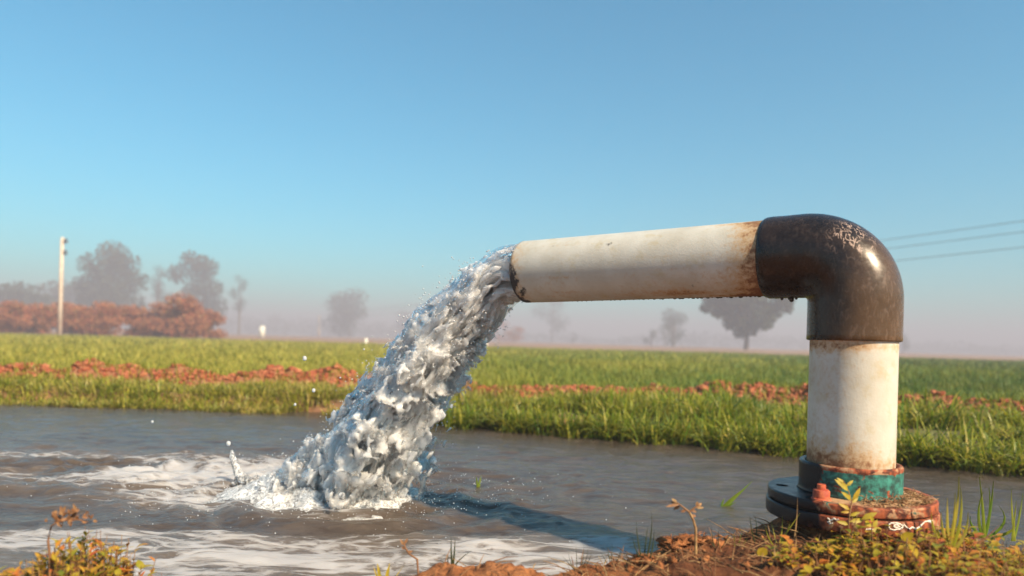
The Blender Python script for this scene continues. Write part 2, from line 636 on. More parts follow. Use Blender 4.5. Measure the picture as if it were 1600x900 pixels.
M['pvc'] = pvc()
M['elbow'] = elbowmat()
M['flange'] = flangemat()
M['water'] = watermat()
M['jet'] = jetmat('falling_water')
k = NT('aerated_water')
k.b.inputs['Base Color'].default_value = (0.95, 0.945, 0.94, 1)
k.b.inputs['Subsurface Weight'].default_value = 1.0
k.b.inputs['Subsurface Radius'].default_value = (1, 1, 1)
k.b.inputs['Subsurface Scale'].default_value = 0.06
k.b.inputs['Roughness'].default_value = 0.15
k.b.inputs['IOR'].default_value = 1.33
k.bump(k.noise(k.coord(), 120, 4, 0.6, 0.8), 0.5, 0.004)
tr = k.node('ShaderNodeBsdfTransparent')
mx = k.node('ShaderNodeMixShader')
mx.inputs[0].default_value = 0.93
k.l.new(tr.outputs[0], mx.inputs[1])
k.l.new(k.b.outputs[0], mx.inputs[2])
k.l.new(mx.outputs[0], k.out.inputs[0])
M['core'] = k.m
k = NT('clear_water_sheet')
v = k.coord()
k.b.inputs['Base Color'].default_value = (0.98, 0.99, 1.0, 1)
k.b.inputs['Roughness'].default_value = 0.02
k.b.inputs['IOR'].default_value = 1.33
k.b.inputs['Transmission Weight'].default_value = 1.0
k.bump(k.noise(v, 60, 3, 0.55, 0.6), 0.35, 0.005)
tr = k.node('ShaderNodeBsdfTransparent')
mx = k.node('ShaderNodeMixShader')
mx.inputs[0].default_value = 0.22
k.l.new(tr.outputs[0], mx.inputs[1])
k.l.new(k.b.outputs[0], mx.inputs[2])
k.l.new(mx.outputs[0], k.out.inputs[0])
M['sheet'] = k.m
k = NT('clear_drops')
k.b.inputs['Base Color'].default_value = (0.95, 0.97, 1, 1)
k.b.inputs['Roughness'].default_value = 0.05
k.b.inputs['Transmission Weight'].default_value = 0.55
k.b.inputs['IOR'].default_value = 1.33
M['drop'] = k.m
k = NT('dark_drops')
k.b.inputs['Base Color'].default_value = (0.06, 0.05, 0.04, 1)
k.b.inputs['Roughness'].default_value = 0.05
k.b.inputs['Transmission Weight'].default_value = 0.4
M['drip'] = k.m
k = NT('white_marker_paint')
k.b.inputs['Base Color'].default_value = (0.82, 0.76, 0.66, 1)
k.b.inputs['Roughness'].default_value = 0.6
M['paint'] = k.m
k = NT('red_nut_paint')
v = k.coord()
k.set(k.b.inputs['Base Color'], k.mix(k.ramp(k.noise(v, 70, 5), 0.35, 0.65), (0.30, 0.04, 0.02), (0.56, 0.13, 0.05)))
k.b.inputs['Roughness'].default_value = 0.7
k.bump(k.noise(v, 90, 4), 0.5, 0.003)
M['nut'] = k.m

# ------------------------------------------------------------------ terrain functions
EDGE_P = [(x, y) for x, y in ((-200, 636), (0, 637), (200, 643), (400, 649), (660, 663), (850, 680), (1000, 692), (1250, 714), (1600, 742), (1900, 770))]
_e = [ground_at(px, py - 6, 0.0) for px, py in EDGE_P]
EX, EY = np.array([p.x for p in _e]), np.array([p.y for p in _e])
RX = np.array([-6, -4.5, -3, -1, 0, 1.2, 2.2, 2.85, 3.4, 5, 7.0])
RY = np.array([5.5, 5.5, 5.8, 5.8, 5.5, 5.7, 5.4, 4.9, 4.4, 3.8, 3.4])
FIELD_END = 36.0
FZ = 0.08


def edge_y(x):
    return np.interp(x, EX, EY) + 0.05 * vnoise(x * 2.3, x * 0 + 3.3) + 0.03 * vnoise(x * 9.3, x * 0 + 8.3)


def ridge_y(x):
    return np.interp(x, RX, RY) + 0.10 * vnoise(x * 1.1, x * 0 + 1.2)


def ridge_h(x):
    base = np.interp(x, [-6, -4.2, -3.2, -2.5, -2.35, -1.9, -0.5, 0.0, 0.8, 1.5, 2.6, 3.4, 6], [.12, .13, .125, .12, .06, .125, .10, .085, .085, .12, .12, .10, .09])
    return base + 0.035 * vnoise(x * 4.1, x * 0 + 6.0)


def ground_h(x, y):
    land_far = sstep(-0.10, 0.30, y - edge_y(x))
    land_near = sstep(1.65, 1.25, y)
    side = sstep(7.5, 9.0, np.abs(x))
    land = np.maximum(np.maximum(land_far, land_near), side)
    z = -0.22 + land * (0.22 + FZ)
    z = z - land_near * 0.07
    r = np.exp(-((y - ridge_y(x)) / 0.20) ** 2) * ridge_h(x)
    rough = 1 + 0.55 * fbm(x * 7, y * 7, octs=4)
    z = z + r * rough + 0.012 * fbm(x * 5, y * 5, octs=3) * land * (np.abs(y) < 12)
    return z


MX = np.array([-1.8, -1.2, -0.95, -0.75, -0.5, -0.3, -0.2, -0.12, -0.03, 0.08, 0.18, 0.30, 0.40, 0.52, 0.71, 0.88, 0.98, 1.15, 1.6, 2.2])
MZ = np.array([.02, .05, .062, .055, .028, .045, .082, .112, .124, .095, .106, .128, .138, .142, .160, .142, .10, .06, .02, -.02])


def mound_h(x, y):
    crest = np.interp(x, MX, MZ)
    back = np.interp(x, [-1.5, -.6, -.3, 0, .5, .9, 1.5], [1.30, 1.32, 1.34, 1.36, 1.50, 1.56, 1.45]) + 0.03 * vnoise(x * 6, x * 0 + 2)
    s = sstep(back + 0.12, back - 0.10, y)
    z = -0.12 + (crest + 0.12) * s
    fr = sstep(1.28, 0.8, y)
    z = z - fr * (crest * 0.35)
    d = np.hypot(x - 0.711, y - 1.467)
    z = np.maximum(z, 0.171 - 0.7 * np.maximum(0, d - 0.10)) if True else z
    lump = fbm(x * 13, y * 13, octs=5, gain=0.62) * 0.024 + np.abs(fbm(x * 34 + 5, y * 34, octs=4)) * 0.014
    flat = sstep(0.10, 0.22, d)
    return z + lump * (0.25 + 0.75 * flat) * sstep(-0.12, 0.0, z)


def ncoords(lo, a, b, hi, step, growth=1.12):
    c = list(np.arange(a, b + 1e-6, step))
    s, x = step, b
    while x < hi:
        s *= growth
        x += s
        c.append(min(x, hi))
    s, x = step, a
    pre = []
    while x > lo:
        s *= growth
        x -= s
        pre.append(max(x, lo))
    return np.array(pre[::-1] + c)


gx = ncoords(-700, -6.5, 6.5, 700, 0.03)
gy = ncoords(-700, 2.7, 7.4, 700, 0.03)
X, Y = np.meshgrid(gx, gy, indexing='ij')
Z = ground_h(X, Y)
crop = sstep(0.05, 0.4, Y - edge_y(X)) * (1 - np.exp(-((Y - ridge_y(X)) / 0.24) ** 4))
far = sstep(FIELD_END - 1, FIELD_END, Y)
crop = np.where(Y < 2.6, 0.15, crop)
me = np_mesh('ground', np.stack([X, Y, Z], -1), grid_faces(len(gx), len(gy)), {'crop': crop.ravel(), 'far': far.ravel()})
link('ground', me, M['ground'], kind='structure')

mx = np.arange(-1.9, 2.1, 0.0065)
my = np.arange(0.35, 1.85, 0.0065)
X, Y = np.meshgrid(mx, my, indexing='ij')
bank_shade = sstep(0.22, 0.34, X + 0.1 * vnoise(X * 9, Y * 9)) * sstep(0.66, 0.52, X + 0.1 * vnoise(X * 11 + 4, Y * 11)) * sstep(1.08, 1.2, Y)  # shade left of the flange, painted into the soil colour
me = np_mesh('soil_bank', np.stack([X, Y, mound_h(X, Y)], -1), grid_faces(len(mx), len(my)), {'bank_shade': bank_shade.ravel()})
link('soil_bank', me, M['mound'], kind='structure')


def mh(x, y):
    return float(mound_h(np.array([float(x)]), np.array([float(y)]))[0])


def gh(x, y):
    return float(ground_h(np.array([float(x)]), np.array([float(y)]))[0])


# ------------------------------------------------------------------ pool water
LAND = ground_at(545, 778, 0.0)          # where the jet meets the pool
wx = ncoords(-9.2, -2.6, 2.2, 9.2, 0.009, 1.03)
wy = ncoords(0.9, 1.30, 3.2, 5.6, 0.006, 1.03)
X, Y = np.meshgrid(wx, wy, indexing='ij')
dx, dy = X - LAND.x, Y - LAND.y
d = np.hypot(dx, dy)
near = np.exp(-(d / 0.9) ** 2)
trail = np.exp(-((dy - 0.25 + 0.10 * dx) / 0.42) ** 2) * sstep(0.25, -0.35, dx) * sstep(-3.4, -1.0, dx)
wob = 0.16 * fbm(X * 1.6, Y * 1.6, octs=3)
warpx, warpy = fbm(X * 3, Y * 3, octs=3), fbm(X * 3 + 9, Y * 3 + 4, octs=3)
wav = fbm(X * 5 + warpx, Y * 11 + warpy, octs=4, gain=0.55)
ridged = 1 - np.abs(fbm(X * 4.2 + 1.4 * warpx, Y * 10 + 1.2 * warpy, octs=4, gain=0.55)) * 2
calm = sstep(0.6, 3.0, X)
amp = (0.0095 + 0.010 * near + 0.010 * trail) * (1 - 0.35 * calm)
Z = amp * (0.7 * wav + 0.55 * (ridged - 0.4))
Z += 0.010 * np.exp(-(d / 0.6) ** 2) * np.sin((d + wob * 0.5) * 42) * sstep(0.16, 0.3, d)
Z += 0.034 * trail * fbm(X * 4, Y * 7, octs=4) + 0.032 * trail * near + 0.012 * trail * fbm(X * 18, Y * 26, octs=3)
foam = 1.1 * np.exp(-((dy + wob - 0.27 + 0.09 * dx) / 0.36) ** 2) * sstep(0.35, -0.1, dx) * sstep(-3.2, -0.8, dx)
foam = np.maximum(foam, 0.95 * np.exp(-((dy + 0.1 + 0.05 * dx) / 0.16) ** 2) * sstep(0.0, -0.3, dx) * sstep(-1.1, -0.5, dx))
foam = np.maximum(foam, 1.3 * np.exp(-(np.hypot(dx + 0.05, dy) / 0.26) ** 4))
holes = sstep(0.1, 0.45, fbm(X * 2.4 + 3, Y * 3.4, octs=3)) * sstep(-0.45, -1.0, dx)
foam = foam * (1 - 0.9 * holes)
band = sstep(1.38, 1.46, Y + 0.4 * wob) * sstep(1.90, 1.83, Y + 0.35 * wob - 0.06 * X) * sstep(0.52, 0.25, X + wob) * (0.74 + 0.6 * fbm(X * 2.6 + warpx, Y * 7 + warpy, octs=4))
foam = np.maximum(foam, band)
foam = np.maximum(foam, 0.12 * np.exp(-(d / 0.7) ** 2))
foam *= sstep(0.05, -0.15, Y - edge_y(X)) * 1.0
me = np_mesh('pool_water', np.stack([X, Y, Z], -1), grid_faces(len(wx), len(wy)), {'foam': foam.ravel()})
link('pool_water', me, M['water'], kind='structure')

# ------------------------------------------------------------------ pipe
P_END = at(822, 425, 1.925)
P_V = at(1331, 400, 1.467)          # crossing of the two axes
vx, vy = 0.711, 1.467
axz = 0.5 * (at(1190, 403, 1.57).z + P_V.z) + 0.0
C0 = Vector((vx, vy, axz + 0.004))
E0 = Vector((P_END.x, P_END.y, P_END.z))
adir = (E0 - C0).normalized()
R = 0.084
RE = 0.0905
base = Vector((vx, vy, 0.0))
base.z = 0.168
pipe = thing('discharge_pipe', base, 'white plastic pump pipe with dark elbow and rusty green flange standing at the pool edge', 'pipe')


def lathe(profile, origin, axis, n=72, closed=True, attrs_fn=None):
    """profile: list of (distance along axis, radius); returns verts (relative to base) and quads"""
    axis = Vector(axis).normalized()
    u = Vector((0, 0, 1)) if abs(axis.z) < 0.9 else Vector((1, 0, 0))
    e1 = axis.cross(u).normalized()
    e2 = axis.cross(e1).normalized()
    v = []
    for (t, r) in profile:
        for kk in range(n):
            a = 2 * PI * kk / n
            v.append(Vector(origin) + axis * t + r * (math.cos(a) * e1 + math.sin(a) * e2) - base)
    m = len(profile)
    f = []
    for i in range(m if closed else m - 1):
        j = (i + 1) % m
        for kk in range(n):
            k2 = (kk + 1) % n
            f.append((i * n + kk, i * n + k2, j * n + k2, j * n + kk))
    return np.array([tuple(p) for p in v]), np.array(f)


def seq(a, b, n):
    return [a + (b - a) * i / (n - 1) for i in range(n)]


L = (E0 - C0).length
# discharge pipe (hollow)
prof = [(t, R) for t in seq(0.12, L - 0.002, 90)] + [(L, R - 0.002), (L, R - 0.005), (L - 0.02, R - 0.0065), (L - 0.2, R - 0.0065), (0.12, R - 0.0065)]
v, f = lathe(prof, C0, adir)
wv = v + np.array(base)
t = (wv - np.array(C0)) @ np.array(adir)
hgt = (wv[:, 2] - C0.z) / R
n1 = vnoise(wv[:, 0] * 14, wv[:, 1] * 14, wv[:, 2] * 9)
ang_ = np.arctan2(wv[:, 2] - C0.z, -(wv - np.array(C0)) @ np.array(Vector((0, 0, 1)).cross(adir)))
stain_tone = 0.80 * np.exp(-((t - 0.17) / 0.075) ** 2) + 0.18 + 0.95 * np.maximum(0, fbm(t * 5 + 3, ang_ * 3.5, octs=4)) * sstep(0.65, 0.25, t) + 0.35 * np.maximum(0, fbm(t * 3, ang_ * 14, octs=3)) + 0.22 * sstep(0.5, -1, hgt) + 0.12 * n1  # stains near the elbow and streaks, plus tone deepening towards the pipe's bottom
stain_tone = np.where(t > L - 0.05, 0.42 + 0.45 * sstep(L - 0.05, L, t) * sstep(1.0, -.2, hgt), stain_tone)
side = -(wv - np.array(C0)) @ np.array(Vector((0, 0, 1)).cross(adir))
grime = sstep(L - 0.055, L - 0.004, t) * sstep(0.55, -0.35, hgt) * 0.9 + 0.0 * side
me = np_mesh('horizontal_pipe', v, f, {'stain_tone': stain_tone, 'grime': grime})
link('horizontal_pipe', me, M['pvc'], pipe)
# riser
ZT = C0.z - 0.15
prof = [(zz, R) for zz in seq(0.22, ZT, 60)] + [(ZT, R - 0.006), (0.22, R - 0.006)]
v, f = lathe(prof, (vx, vy, 0), (0, 0, 1))
wz = v[:, 2] + base.z
n1 = vnoise(v[:, 0] * 30, v[:, 1] * 30, v[:, 2] * 12)
stain_tone = 0.62 * np.exp(-((wz - 0.288) / 0.038) ** 2) + 0.55 * np.exp(-((wz - 0.527) / 0.012) ** 2) + 0.16 + 0.15 * n1
stain_tone += 0.35 * sstep(0.0, -0.08, v[:, 0] + 0.3 * v[:, 1])
me = np_mesh('riser_pipe', v, f, {'stain_tone': stain_tone, 'grime': np.zeros(len(v))})
link('riser_pipe', me, M['pvc'], pipe)
# elbow: tight bend with two sockets
RB = 0.100
h = Vector((adir.x, adir.y, adir.z)).normalized()
dn = Vector((0, 0, -1))
path, tang, rad = [], [], []
S0, S1 = 0.182, C0.z - at(1333, 533, 1.467).z
for tt, rr in ((S0 - 0.0, R + 0.001), (S0, RE - 0.0055), (S0 - 0.003, RE - 0.0028), (S0 - 0.009, RE - .0006), (S0 - 0.02, RE), (S0 - 0.045, RE - .0005)):
    path.append(C0 + h * tt)
    tang.append(-h)
    rad.append(rr)
NA = 40
cc = C0 + h * RB + dn * RB
for i in range(NA + 1):
    a = (PI / 2) * i / NA
    path.append(cc - dn * RB * math.cos(a) - h * RB * math.sin(a))
    tang.append((-h * math.cos(a) + dn * math.sin(a)).normalized())
    rad.append(RE)
for tt, rr in ((S1 - 0.045, RE), (S1 - 0.012, RE), (S1 - 0.003, RE + .0003), (S1 - 0.0008, RE - .001), (S1, RE - 0.004), (S1, R + 0.001)):
    path.append(C0 + dn * tt)
    tang.append(dn)
    rad.append(rr)
sidev = h.cross(dn).normalized()
n = 96
vv, sc_, st_ = [], [], []
SCP = at(1337, 366, 1.41)          # middle of the scuffed patch on the bend
for p, tg, r in zip(path, tang, rad):
    e2 = tg.cross(sidev).normalized()
    for kk in range(n):
        a = 2 * PI * kk / n
        q = p + r * (math.cos(a) * sidev + math.sin(a) * e2)
        vv.append(q - base)
        out = (q - cc).length
        outer = max(0.0, min(1.0, (q - cc).dot(-h - dn) / 0.22 + 0.05))
        ang = (q - cc).normalized().dot(((-h - dn) * 0.707))
        scuff = max(0.0, (ang - 0.90) / 0.08) * (1.0 if (q - p).normalized().dot(-h - dn) > 0.25 else 0.15)
        # scuffed patch sits on the camera side of the bend's back
        sc_.append(math.exp(-((q - SCP).length / 0.042) ** 4) * 1.6 + 0.06 + 0.10 * (1.0 if q.z < C0.z - 0.04 and (q - C0).dot(h) < 0.03 else 0.0))
        st_.append(0.0 + 0.95 * sstep(-0.06, 0.07, (q - C0).dot(-h) + 0.25 * (q - C0).dot(dn)))
v = np.array([tuple(p) for p in vv])
m = len(path)
fi = np.array([(i * n + kk, i * n + (kk + 1) % n, (i + 1) * n + (kk + 1) % n, (i + 1) * n + kk) for i in range(m - 1) for kk in range(n)])
me = np_mesh('elbow_joint', v, fi[:, ::-1], {'scuff': np.array(sc_, float), 'stain_tone': np.array(st_, float)})
link('elbow_joint', me, M['elbow'], pipe)


def flange_attrs(v, top, kindv):
    wx_, wy_ = v[:, 0], v[:, 1]
    # image-left side of the casting is coloured black
    l = -(wx_ * 0.92 - wy_ * 0.39)
    black = sstep(0.035, 0.085, l + 0.02 * vnoise(v[:, 0] * 30, v[:, 1] * 30, v[:, 2] * 30)) * 1.1
    if kindv == 'collar':
        green = np.full(len(v), 0.80)
        green = np.where(v[:, 2] > top - 0.008, -0.2, green) - 0.5 * sstep(0.02, -0.05, -l + 0.06)
        dust = 0.40 * sstep(top - 0.05, top - 0.075, v[:, 2]) + 0.22
    elif kindv == 'upper':
        green = np.full(len(v), 0.22)
        rr = np.hypot(wx_, wy_)
        dust = np.where(v[:, 2] > top - 0.003, 0.62 * sstep(0.16, 0.12, rr) + 0.25, 0.22)
    else:
        green = np.full(len(v), 0.02)
        dust = np.full(len(v), 0.27)
    return {'black': black, 'green': green, 'dust': dust}


TF = 0.226 - base.z            # top face of the flange relative to the base
# collar: open socket the riser stands in
rc = 0.0985
prof = [(0.2255, rc + 0.004), (0.230, rc + 0.001)] + [(zz, rc) for zz in seq(0.234, 0.284, 14)] + [(0.2868, rc - 0.002), (0.2875, rc - 0.005), (0.2865, R + 0.004), (0.272, R + 0.002), (0.2255, R + 0.002)]
v, f = lathe(prof, (vx, vy, 0), (0, 0, 1), 96)
link('collar', np_mesh('collar', v, f, flange_attrs(v, 0.2875 - base.z, 'collar')), M['flange'], pipe)


def ring_with_holes(z0, z1, r0, r1, holes, hr, name, kindv, dents=0.0):
    """flat ring with round bolt holes: polar grid whose hole cells are cut out and walled"""
    na, nr = 288, 34
    rs = np.linspace(r0, r1 - 0.003, nr)
    keep = np.ones((na, nr - 1), bool)
    ang = (np.arange(na) + 0.5) * 2 * PI / na
    rm = (rs[1:] + rs[:-1]) / 2
    for ha, hd in holes:
        hx, hy = hd * math.cos(ha), hd * math.sin(ha)
        dd = np.hypot(rm[None, :] * np.cos(ang)[:, None] - hx, rm[None, :] * np.sin(ang)[:, None] - hy)
        keep &= dd > hr
    A = np.arange(na) * 2 * PI / na
    RR, AA = np.meshgrid(rs, A)
    # snap the ring of grid points round each hole onto its circle
    PX, PY = RR * np.cos(AA), RR * np.sin(AA)
    used = np.zeros((na, nr), bool)
    for di in (0, 1):
        for dj in (0, 1):
            kk = np.zeros((na, nr), bool)
            kk[:, dj:nr - 1 + dj] |= ~np.roll(keep, 0, 0) if di == 0 else ~keep
            used |= np.roll(kk, di, 0)
    for ha, hd in holes:
        hx, hy = hd * math.cos(ha), hd * math.sin(ha)
        ddx, ddy = PX - hx, PY - hy
        dd = np.hypot(ddx, ddy)
        sel = used & (dd > hr * 0.72) & (dd < hr * 1.4)
        PX = np.where(sel, hx + ddx / np.maximum(dd, 1e-6) * hr, PX)
        PY = np.where(sel, hy + ddy / np.maximum(dd, 1e-6) * hr, PY)
    wob_ = 0.0006 * vnoise(PX * 40, PY * 40)
    V = []
    for zz in (z1, z0):
        V.append(np.stack([PX, PY, zz - base.z + wob_], -1).reshape(-1, 3))
    V = np.concatenate(V)
    N = na * nr
    idx = lambda i, j, s: (i % na) * nr + j + s * N
    I, J = np.nonzero(keep)
    top_ = np.stack([idx(I, J, 0), idx(I, J + 1, 0), idx(I + 1, J + 1, 0), idx(I + 1, J, 0)], -1)
    bot_ = np.stack([idx(I, J, 1), idx(I + 1, J, 1), idx(I + 1, J + 1, 1), idx(I, J + 1, 1)], -1)
    F_ = [top_, bot_]
    for di, dj, e in ((1, 0, 0), (-1, 0, 1)):
        nb = np.roll(keep, -di, 0)
        I, J = np.nonzero(keep & ~nb)
        i0 = I + 1 if di == 1 else I
        q = np.stack([idx(i0, J, 0), idx(i0, J + 1, 0), idx(i0, J + 1, 1), idx(i0, J, 1)], -1)
        F_.append(q)
    for dj in (1, -1):
        nb = np.zeros_like(keep)
        if dj == 1:
            nb[:, :-1] = keep[:, 1:]
        else:
            nb[:, 1:] = keep[:, :-1]
        sel = keep & ~nb
        if dj == 1:
            sel[:, -1] = False
        else:
            sel[:, 0] = False
        I, J = np.nonzero(sel)
        j0 = J + 1 if dj == 1 else J
        F_.append(np.stack([idx(I, j0, 0), idx(I + 1, j0, 0), idx(I + 1, j0, 1), idx(I, j0, 1)], -1))
    # outer rim with rounded lips
    prof = [(z1, r1 - 0.003), (z1 - 0.0009, r1 - 0.0009), (z1 - 0.003, r1), (z0 + 0.003, r1), (z0 + 0.0009, r1 - 0.0009), (z0, r1 - 0.003)]
    o = len(V)
    rv = []
    for zz, rr in prof:
        rv.append(np.stack([rr * np.cos(A) * (1 + 0.002 * vnoise(A * 9, A * 0 + zz * 60)), rr * np.sin(A), np.full(na, zz - base.z)], -1))
    V = np.concatenate([V] + rv)
    for q in range(len(prof) - 1):
        i = np.arange(na)
        F_.append(np.stack([o + q * na + i, o + (q + 1) * na + i, o + (q + 1) * na + (i + 1) % na, o + q * na + (i + 1) % na], -1))
    me_ = np_mesh(name, V, np.concatenate(F_), flange_attrs(V, z1 - base.z, kindv), smooth=False)
    return link(name, me_, M['flange'], pipe)


tocam = math.atan2(-vy, -vx)
HOLES = [(tocam - math.radians(24) - PI / 4 * 2 * q, 0.132) for q in range(4)] + [(tocam + math.radians(62), 0.134), (tocam - math.radians(62), 0.134)]
HOLES = [(tocam + math.radians(a), 0.131) for a in (-22, -82, 68, 128, 182, -142)]
ring_with_holes(0.2065, 0.226, R + 0.003, 0.160, HOLES, 0.0125, 'upper_flange', 'upper')
ring_with_holes(0.174, 0.203, R + 0.003, 0.163, HOLES, 0.0125, 'lower_flange', 'lower')
# gasket between them, set back
v, f = lathe([(0.2027, 0.086), (0.2027, 0.153), (0.2068, 0.153), (0.2068, 0.086)], (vx, vy, 0), (0, 0, 1), 96)
k = NT('gasket_rubber')
k.b.inputs['Base Color'].default_value = (0.02, 0.015, 0.012, 1)
k.b.inputs['Roughness'].default_value = 0.8
link('gasket', np_mesh('gasket', v, f), k.m, pipe)


def hex_nut(ha, hd, name='bolt', mat_=None):
    mb = MB()
    cx, cy = hd * math.cos(ha), hd * math.sin(ha)
    z = TF
    for (z0, z1, r, n_) in ((z + .0003, z + 0.003, 0.0185, 20), (z + 0.003, z + 0.019, 0.0165, 6)):
        b = [(cx + r * math.cos(2 * PI * i / n_ + .3), cy + r * math.sin(2 * PI * i / n_ + .3)) for i in range(n_)]
        rings = []
        prof_ = [(z0, 1), (z1 - .0015, 1), (z1, .9)]
        vs = []
        for zz, kk in prof_:
            vs += [(cx + (bx - cx) * kk, cy + (by - cy) * kk, zz) for bx, by in b]
        vs.append((cx, cy, z1))
        fq = [(q * n_ + i, q * n_ + (i + 1) % n_, (q + 1) * n_ + (i + 1) % n_, (q + 1) * n_ + i) for q in range(2) for i in range(n_)]
        ft = [(2 * n_ + i, 2 * n_ + (i + 1) % n_, 3 * n_) for i in range(n_)]
        mb.add(vs, fq)
        mb.n -= 0
        mb.t.append(np.array(ft) + mb.n - len(vs))
    mb.tube([(cx, cy, z + 0.018), (cx, cy, z + 0.029)], [0.0085, 0.008], 12)
    link(name, mb.mesh(name, False), mat_ or M['nut'], pipe, label='red-orange hex nut and bolt end beside the collar')


hex_nut(*HOLES[0])

# white painted scrawl on the lower flange rim
mb = MB()


def rim_pt(px, py):
    """the spot of the rim whose picture lies at a photo pixel (rim radius 0.163 m)"""
    best = None
    for i in range(400):
        a = tocam + math.radians(-80 + 160 * i / 399)
        p = Vector((vx + 0.1634 * math.cos(a), vy + 0.1634 * math.sin(a), 0))
        q = at(px, py, p.y)
        e = abs(q.x - p.x)
        if best is None or e < best[0]:
            best = (e, Vector((p.x, p.y, min(max(q.z, 0.1765), 0.2015))))
    return best[1] - base


def z2p(a, b):
    return (1180 + a / 5.293, 690 + b / 5.293)


STROKES = [
    [(600, 632), (625, 652), (650, 634), (672, 650), (690, 640)],
    [(598, 668), (620, 655), (612, 680), (640, 672)],
    [(915, 728), (950, 722), (990, 726), (1040, 720)],
    [(1108, 712), (1105, 690), (1125, 672), (1165, 672), (1200, 680), (1225, 700), (1195, 722), (1150, 730), (1110, 722)],
    [(1145, 692), (1180, 690), (1198, 706), (1160, 712), (1145, 700)],
    [(1225, 684), (1250, 708), (1275, 722), (1300, 706), (1325, 724), (1350, 712), (1372, 690), (1398, 668)],
    [(1398, 640), (1420, 622), (1450, 630), (1466, 645), (1450, 664), (1420, 660)],
]
for st in STROKES:
    pts = [rim_pt(*z2p(a, b)) for a, b in st]
    fine_ = []
    for i in range(len(pts) - 1):
        for q in range(5):
            fine_.append(pts[i].lerp(pts[i + 1], q / 5) + Vector((0, 0, random.uniform(-.0004, .0004))))
    fine_.append(pts[-1])
    mb.tube(fine_, [random.uniform(0.0009, 0.0017) for _ in fine_], 6)
link('painted_scrawl', mb.mesh('painted_scrawl'), M['paint'], pipe, kind='stuff', label='white hand-painted scrawl on the rusty flange rim')

# drips under the pipe and the elbow
mb = MB()
for px in np.arange(880, 1200, 7.5):
    tt = None
    q = (px + rng.uniform(-2, 2))
    # find t on the axis whose x matches
    best = min(((abs((C0 + adir * t_).x - at(q, 466, (C0 + adir * t_).y).x), t_) for t_ in np.linspace(0.17, L, 300)))
    t_ = best[1]
    p = C0 + adir * t_ - Vector((0, 0, R - 0.001)) - base
    r_ = rng.uniform(0.002, 0.0042) * (0.6 + 0.5 * sstep(900, 1150, q))
    mb.blob(p, r_, int(px), sub=1, rough=0.05, scale=(1.3, 1.3, 0.9))
for tt, r_ in ((0.13, .003), (0.145, .0035), (0.115, .003), (0.125, 0.0055)):
    mb.blob(C0 + h * tt - Vector((0, 0, RE + (0.002 if r_ > .005 else 0))) - base, r_, 3, sub=1, rough=0.03, scale=(1, 1, 1.25))
link('hanging_drips', mb.mesh('hanging_drips'), M['drip'], pipe, kind='stuff')

# dry straw and soil caught on the flange
mb = MB()
for i in range(240):
    a = tocam + math.radians(rng.uniform(10, 105))
    rr = rng.uniform(0.1, 0.15)
    p = Vector((vx + rr * math.cos(a), vy + rr * math.sin(a), 0.2265))
    lift = max(0, 0.012 * (1 - abs(rr - 0.112) / 0.03))
    p.z += rng.uniform(0, 1) * lift
    if rng.random() < 0.8:
        d_ = Vector((rng.uniform(-1, 1), rng.uniform(-1, 1), rng.uniform(-.1, .35)))
        ln = rng.uniform(0.006, 0.022)
        mb.tube([p, p + d_.normalized() * ln * .5 + Vector((0, 0, .001)), p + d_.normalized() * ln], 0.0007, 4, a=rng.uniform(0.3, 1))
    else:
        mb.blob(p, rng.uniform(0.001, 0.0035), i, sub=0, a=rng.uniform(0, 1))
link('straw_litter', mb.mesh('straw_litter'), M['dry'], label='dry straw and soil crumbs lying on the right of the flange', category='litter', kind='stuff')

# ------------------------------------------------------------------ the jet
jet = thing('water_jet', (LAND.x, LAND.y, 0), 'clear white water gushing from the pipe mouth down into the pool', 'water jet')
g0 = 9.81
hd = Vector((adir.x, adir.y, 0)).normalized()
hl = Vector((LAND.x - E0.x, LAND.y - E0.y, 0))
T_ = math.sqrt(2 * E0.z / g0)
vel = hl / T_
NS, NU = 400, 120
ts = np.linspace(-0.015, T_ * 1.01, NS)
sag = 0.046 * sstep(0.02, 0.12, ts) * sstep(T_ * 1.02, 0.20, ts)
path = np.stack([E0.x + vel.x * ts, E0.y + vel.y * ts, E0.z - 0.5 * g0 * np.maximum(ts, 0) ** 2 - sag], -1)
tg = np.stack([np.full(NS, vel.x), np.full(NS, vel.y), -g0 * np.maximum(ts, 0)], -1)
tg /= np.linalg.norm(tg, axis=1)[:, None]
sd = np.cross(tg, [0, 0, 1.0])
sd /= np.linalg.norm(sd, axis=1)[:, None]
up = np.cross(sd, tg)
arc = np.concatenate([[0], np.cumsum(np.linalg.norm(np.diff(path, axis=0), axis=1))])
u01 = arc / arc[-1]
rad_s = np.interp(u01, [0, .06, .2, .45, .7, .88, 1.0], [0.0745, 0.078, 0.088, 0.106, 0.128, 0.158, 0.180])
rad_u = np.interp(u01, [0, .06, .2, .45, .7, .88, 1.0], [0.0745, 0.079, 0.092, 0.100, 0.114, 0.150, 0.205])
EXT = 1.75
uv = np.linspace(-EXT, EXT, NU)
Sx, U, V_ = np.meshgrid(arc, uv, uv, indexing='ij')
rs_, ru_ = rad_s[:, None, None], rad_u[:, None, None]
a_ = u01[:, None, None] + 0 * U
UU, VV = U * rs_, V_ * ru_          # metric cross-section coordinates
rr = np.hypot(U, V_)
w1, w2 = 0.030 * fbm(Sx * 9 + 30, UU * 14, VV * 14, octs=2), 0.030 * fbm(Sx * 9 + 60, UU * 14, VV * 14, octs=2)
UU, VV = UU + w1, VV + w2
q1 = fbm(Sx * 6, UU * 11 + 3, VV * 11, octs=3)
q2 = fbm(Sx * 17 + 5, UU * 44, VV * 44 + 2, octs=3, gain=0.5)
q3 = 1 - 2 * np.abs(vnoise(Sx * 44 + 1, UU * 80, VV * 80))
grow = 0.10 + 0.90 * sstep(0.05, 0.75, a_)
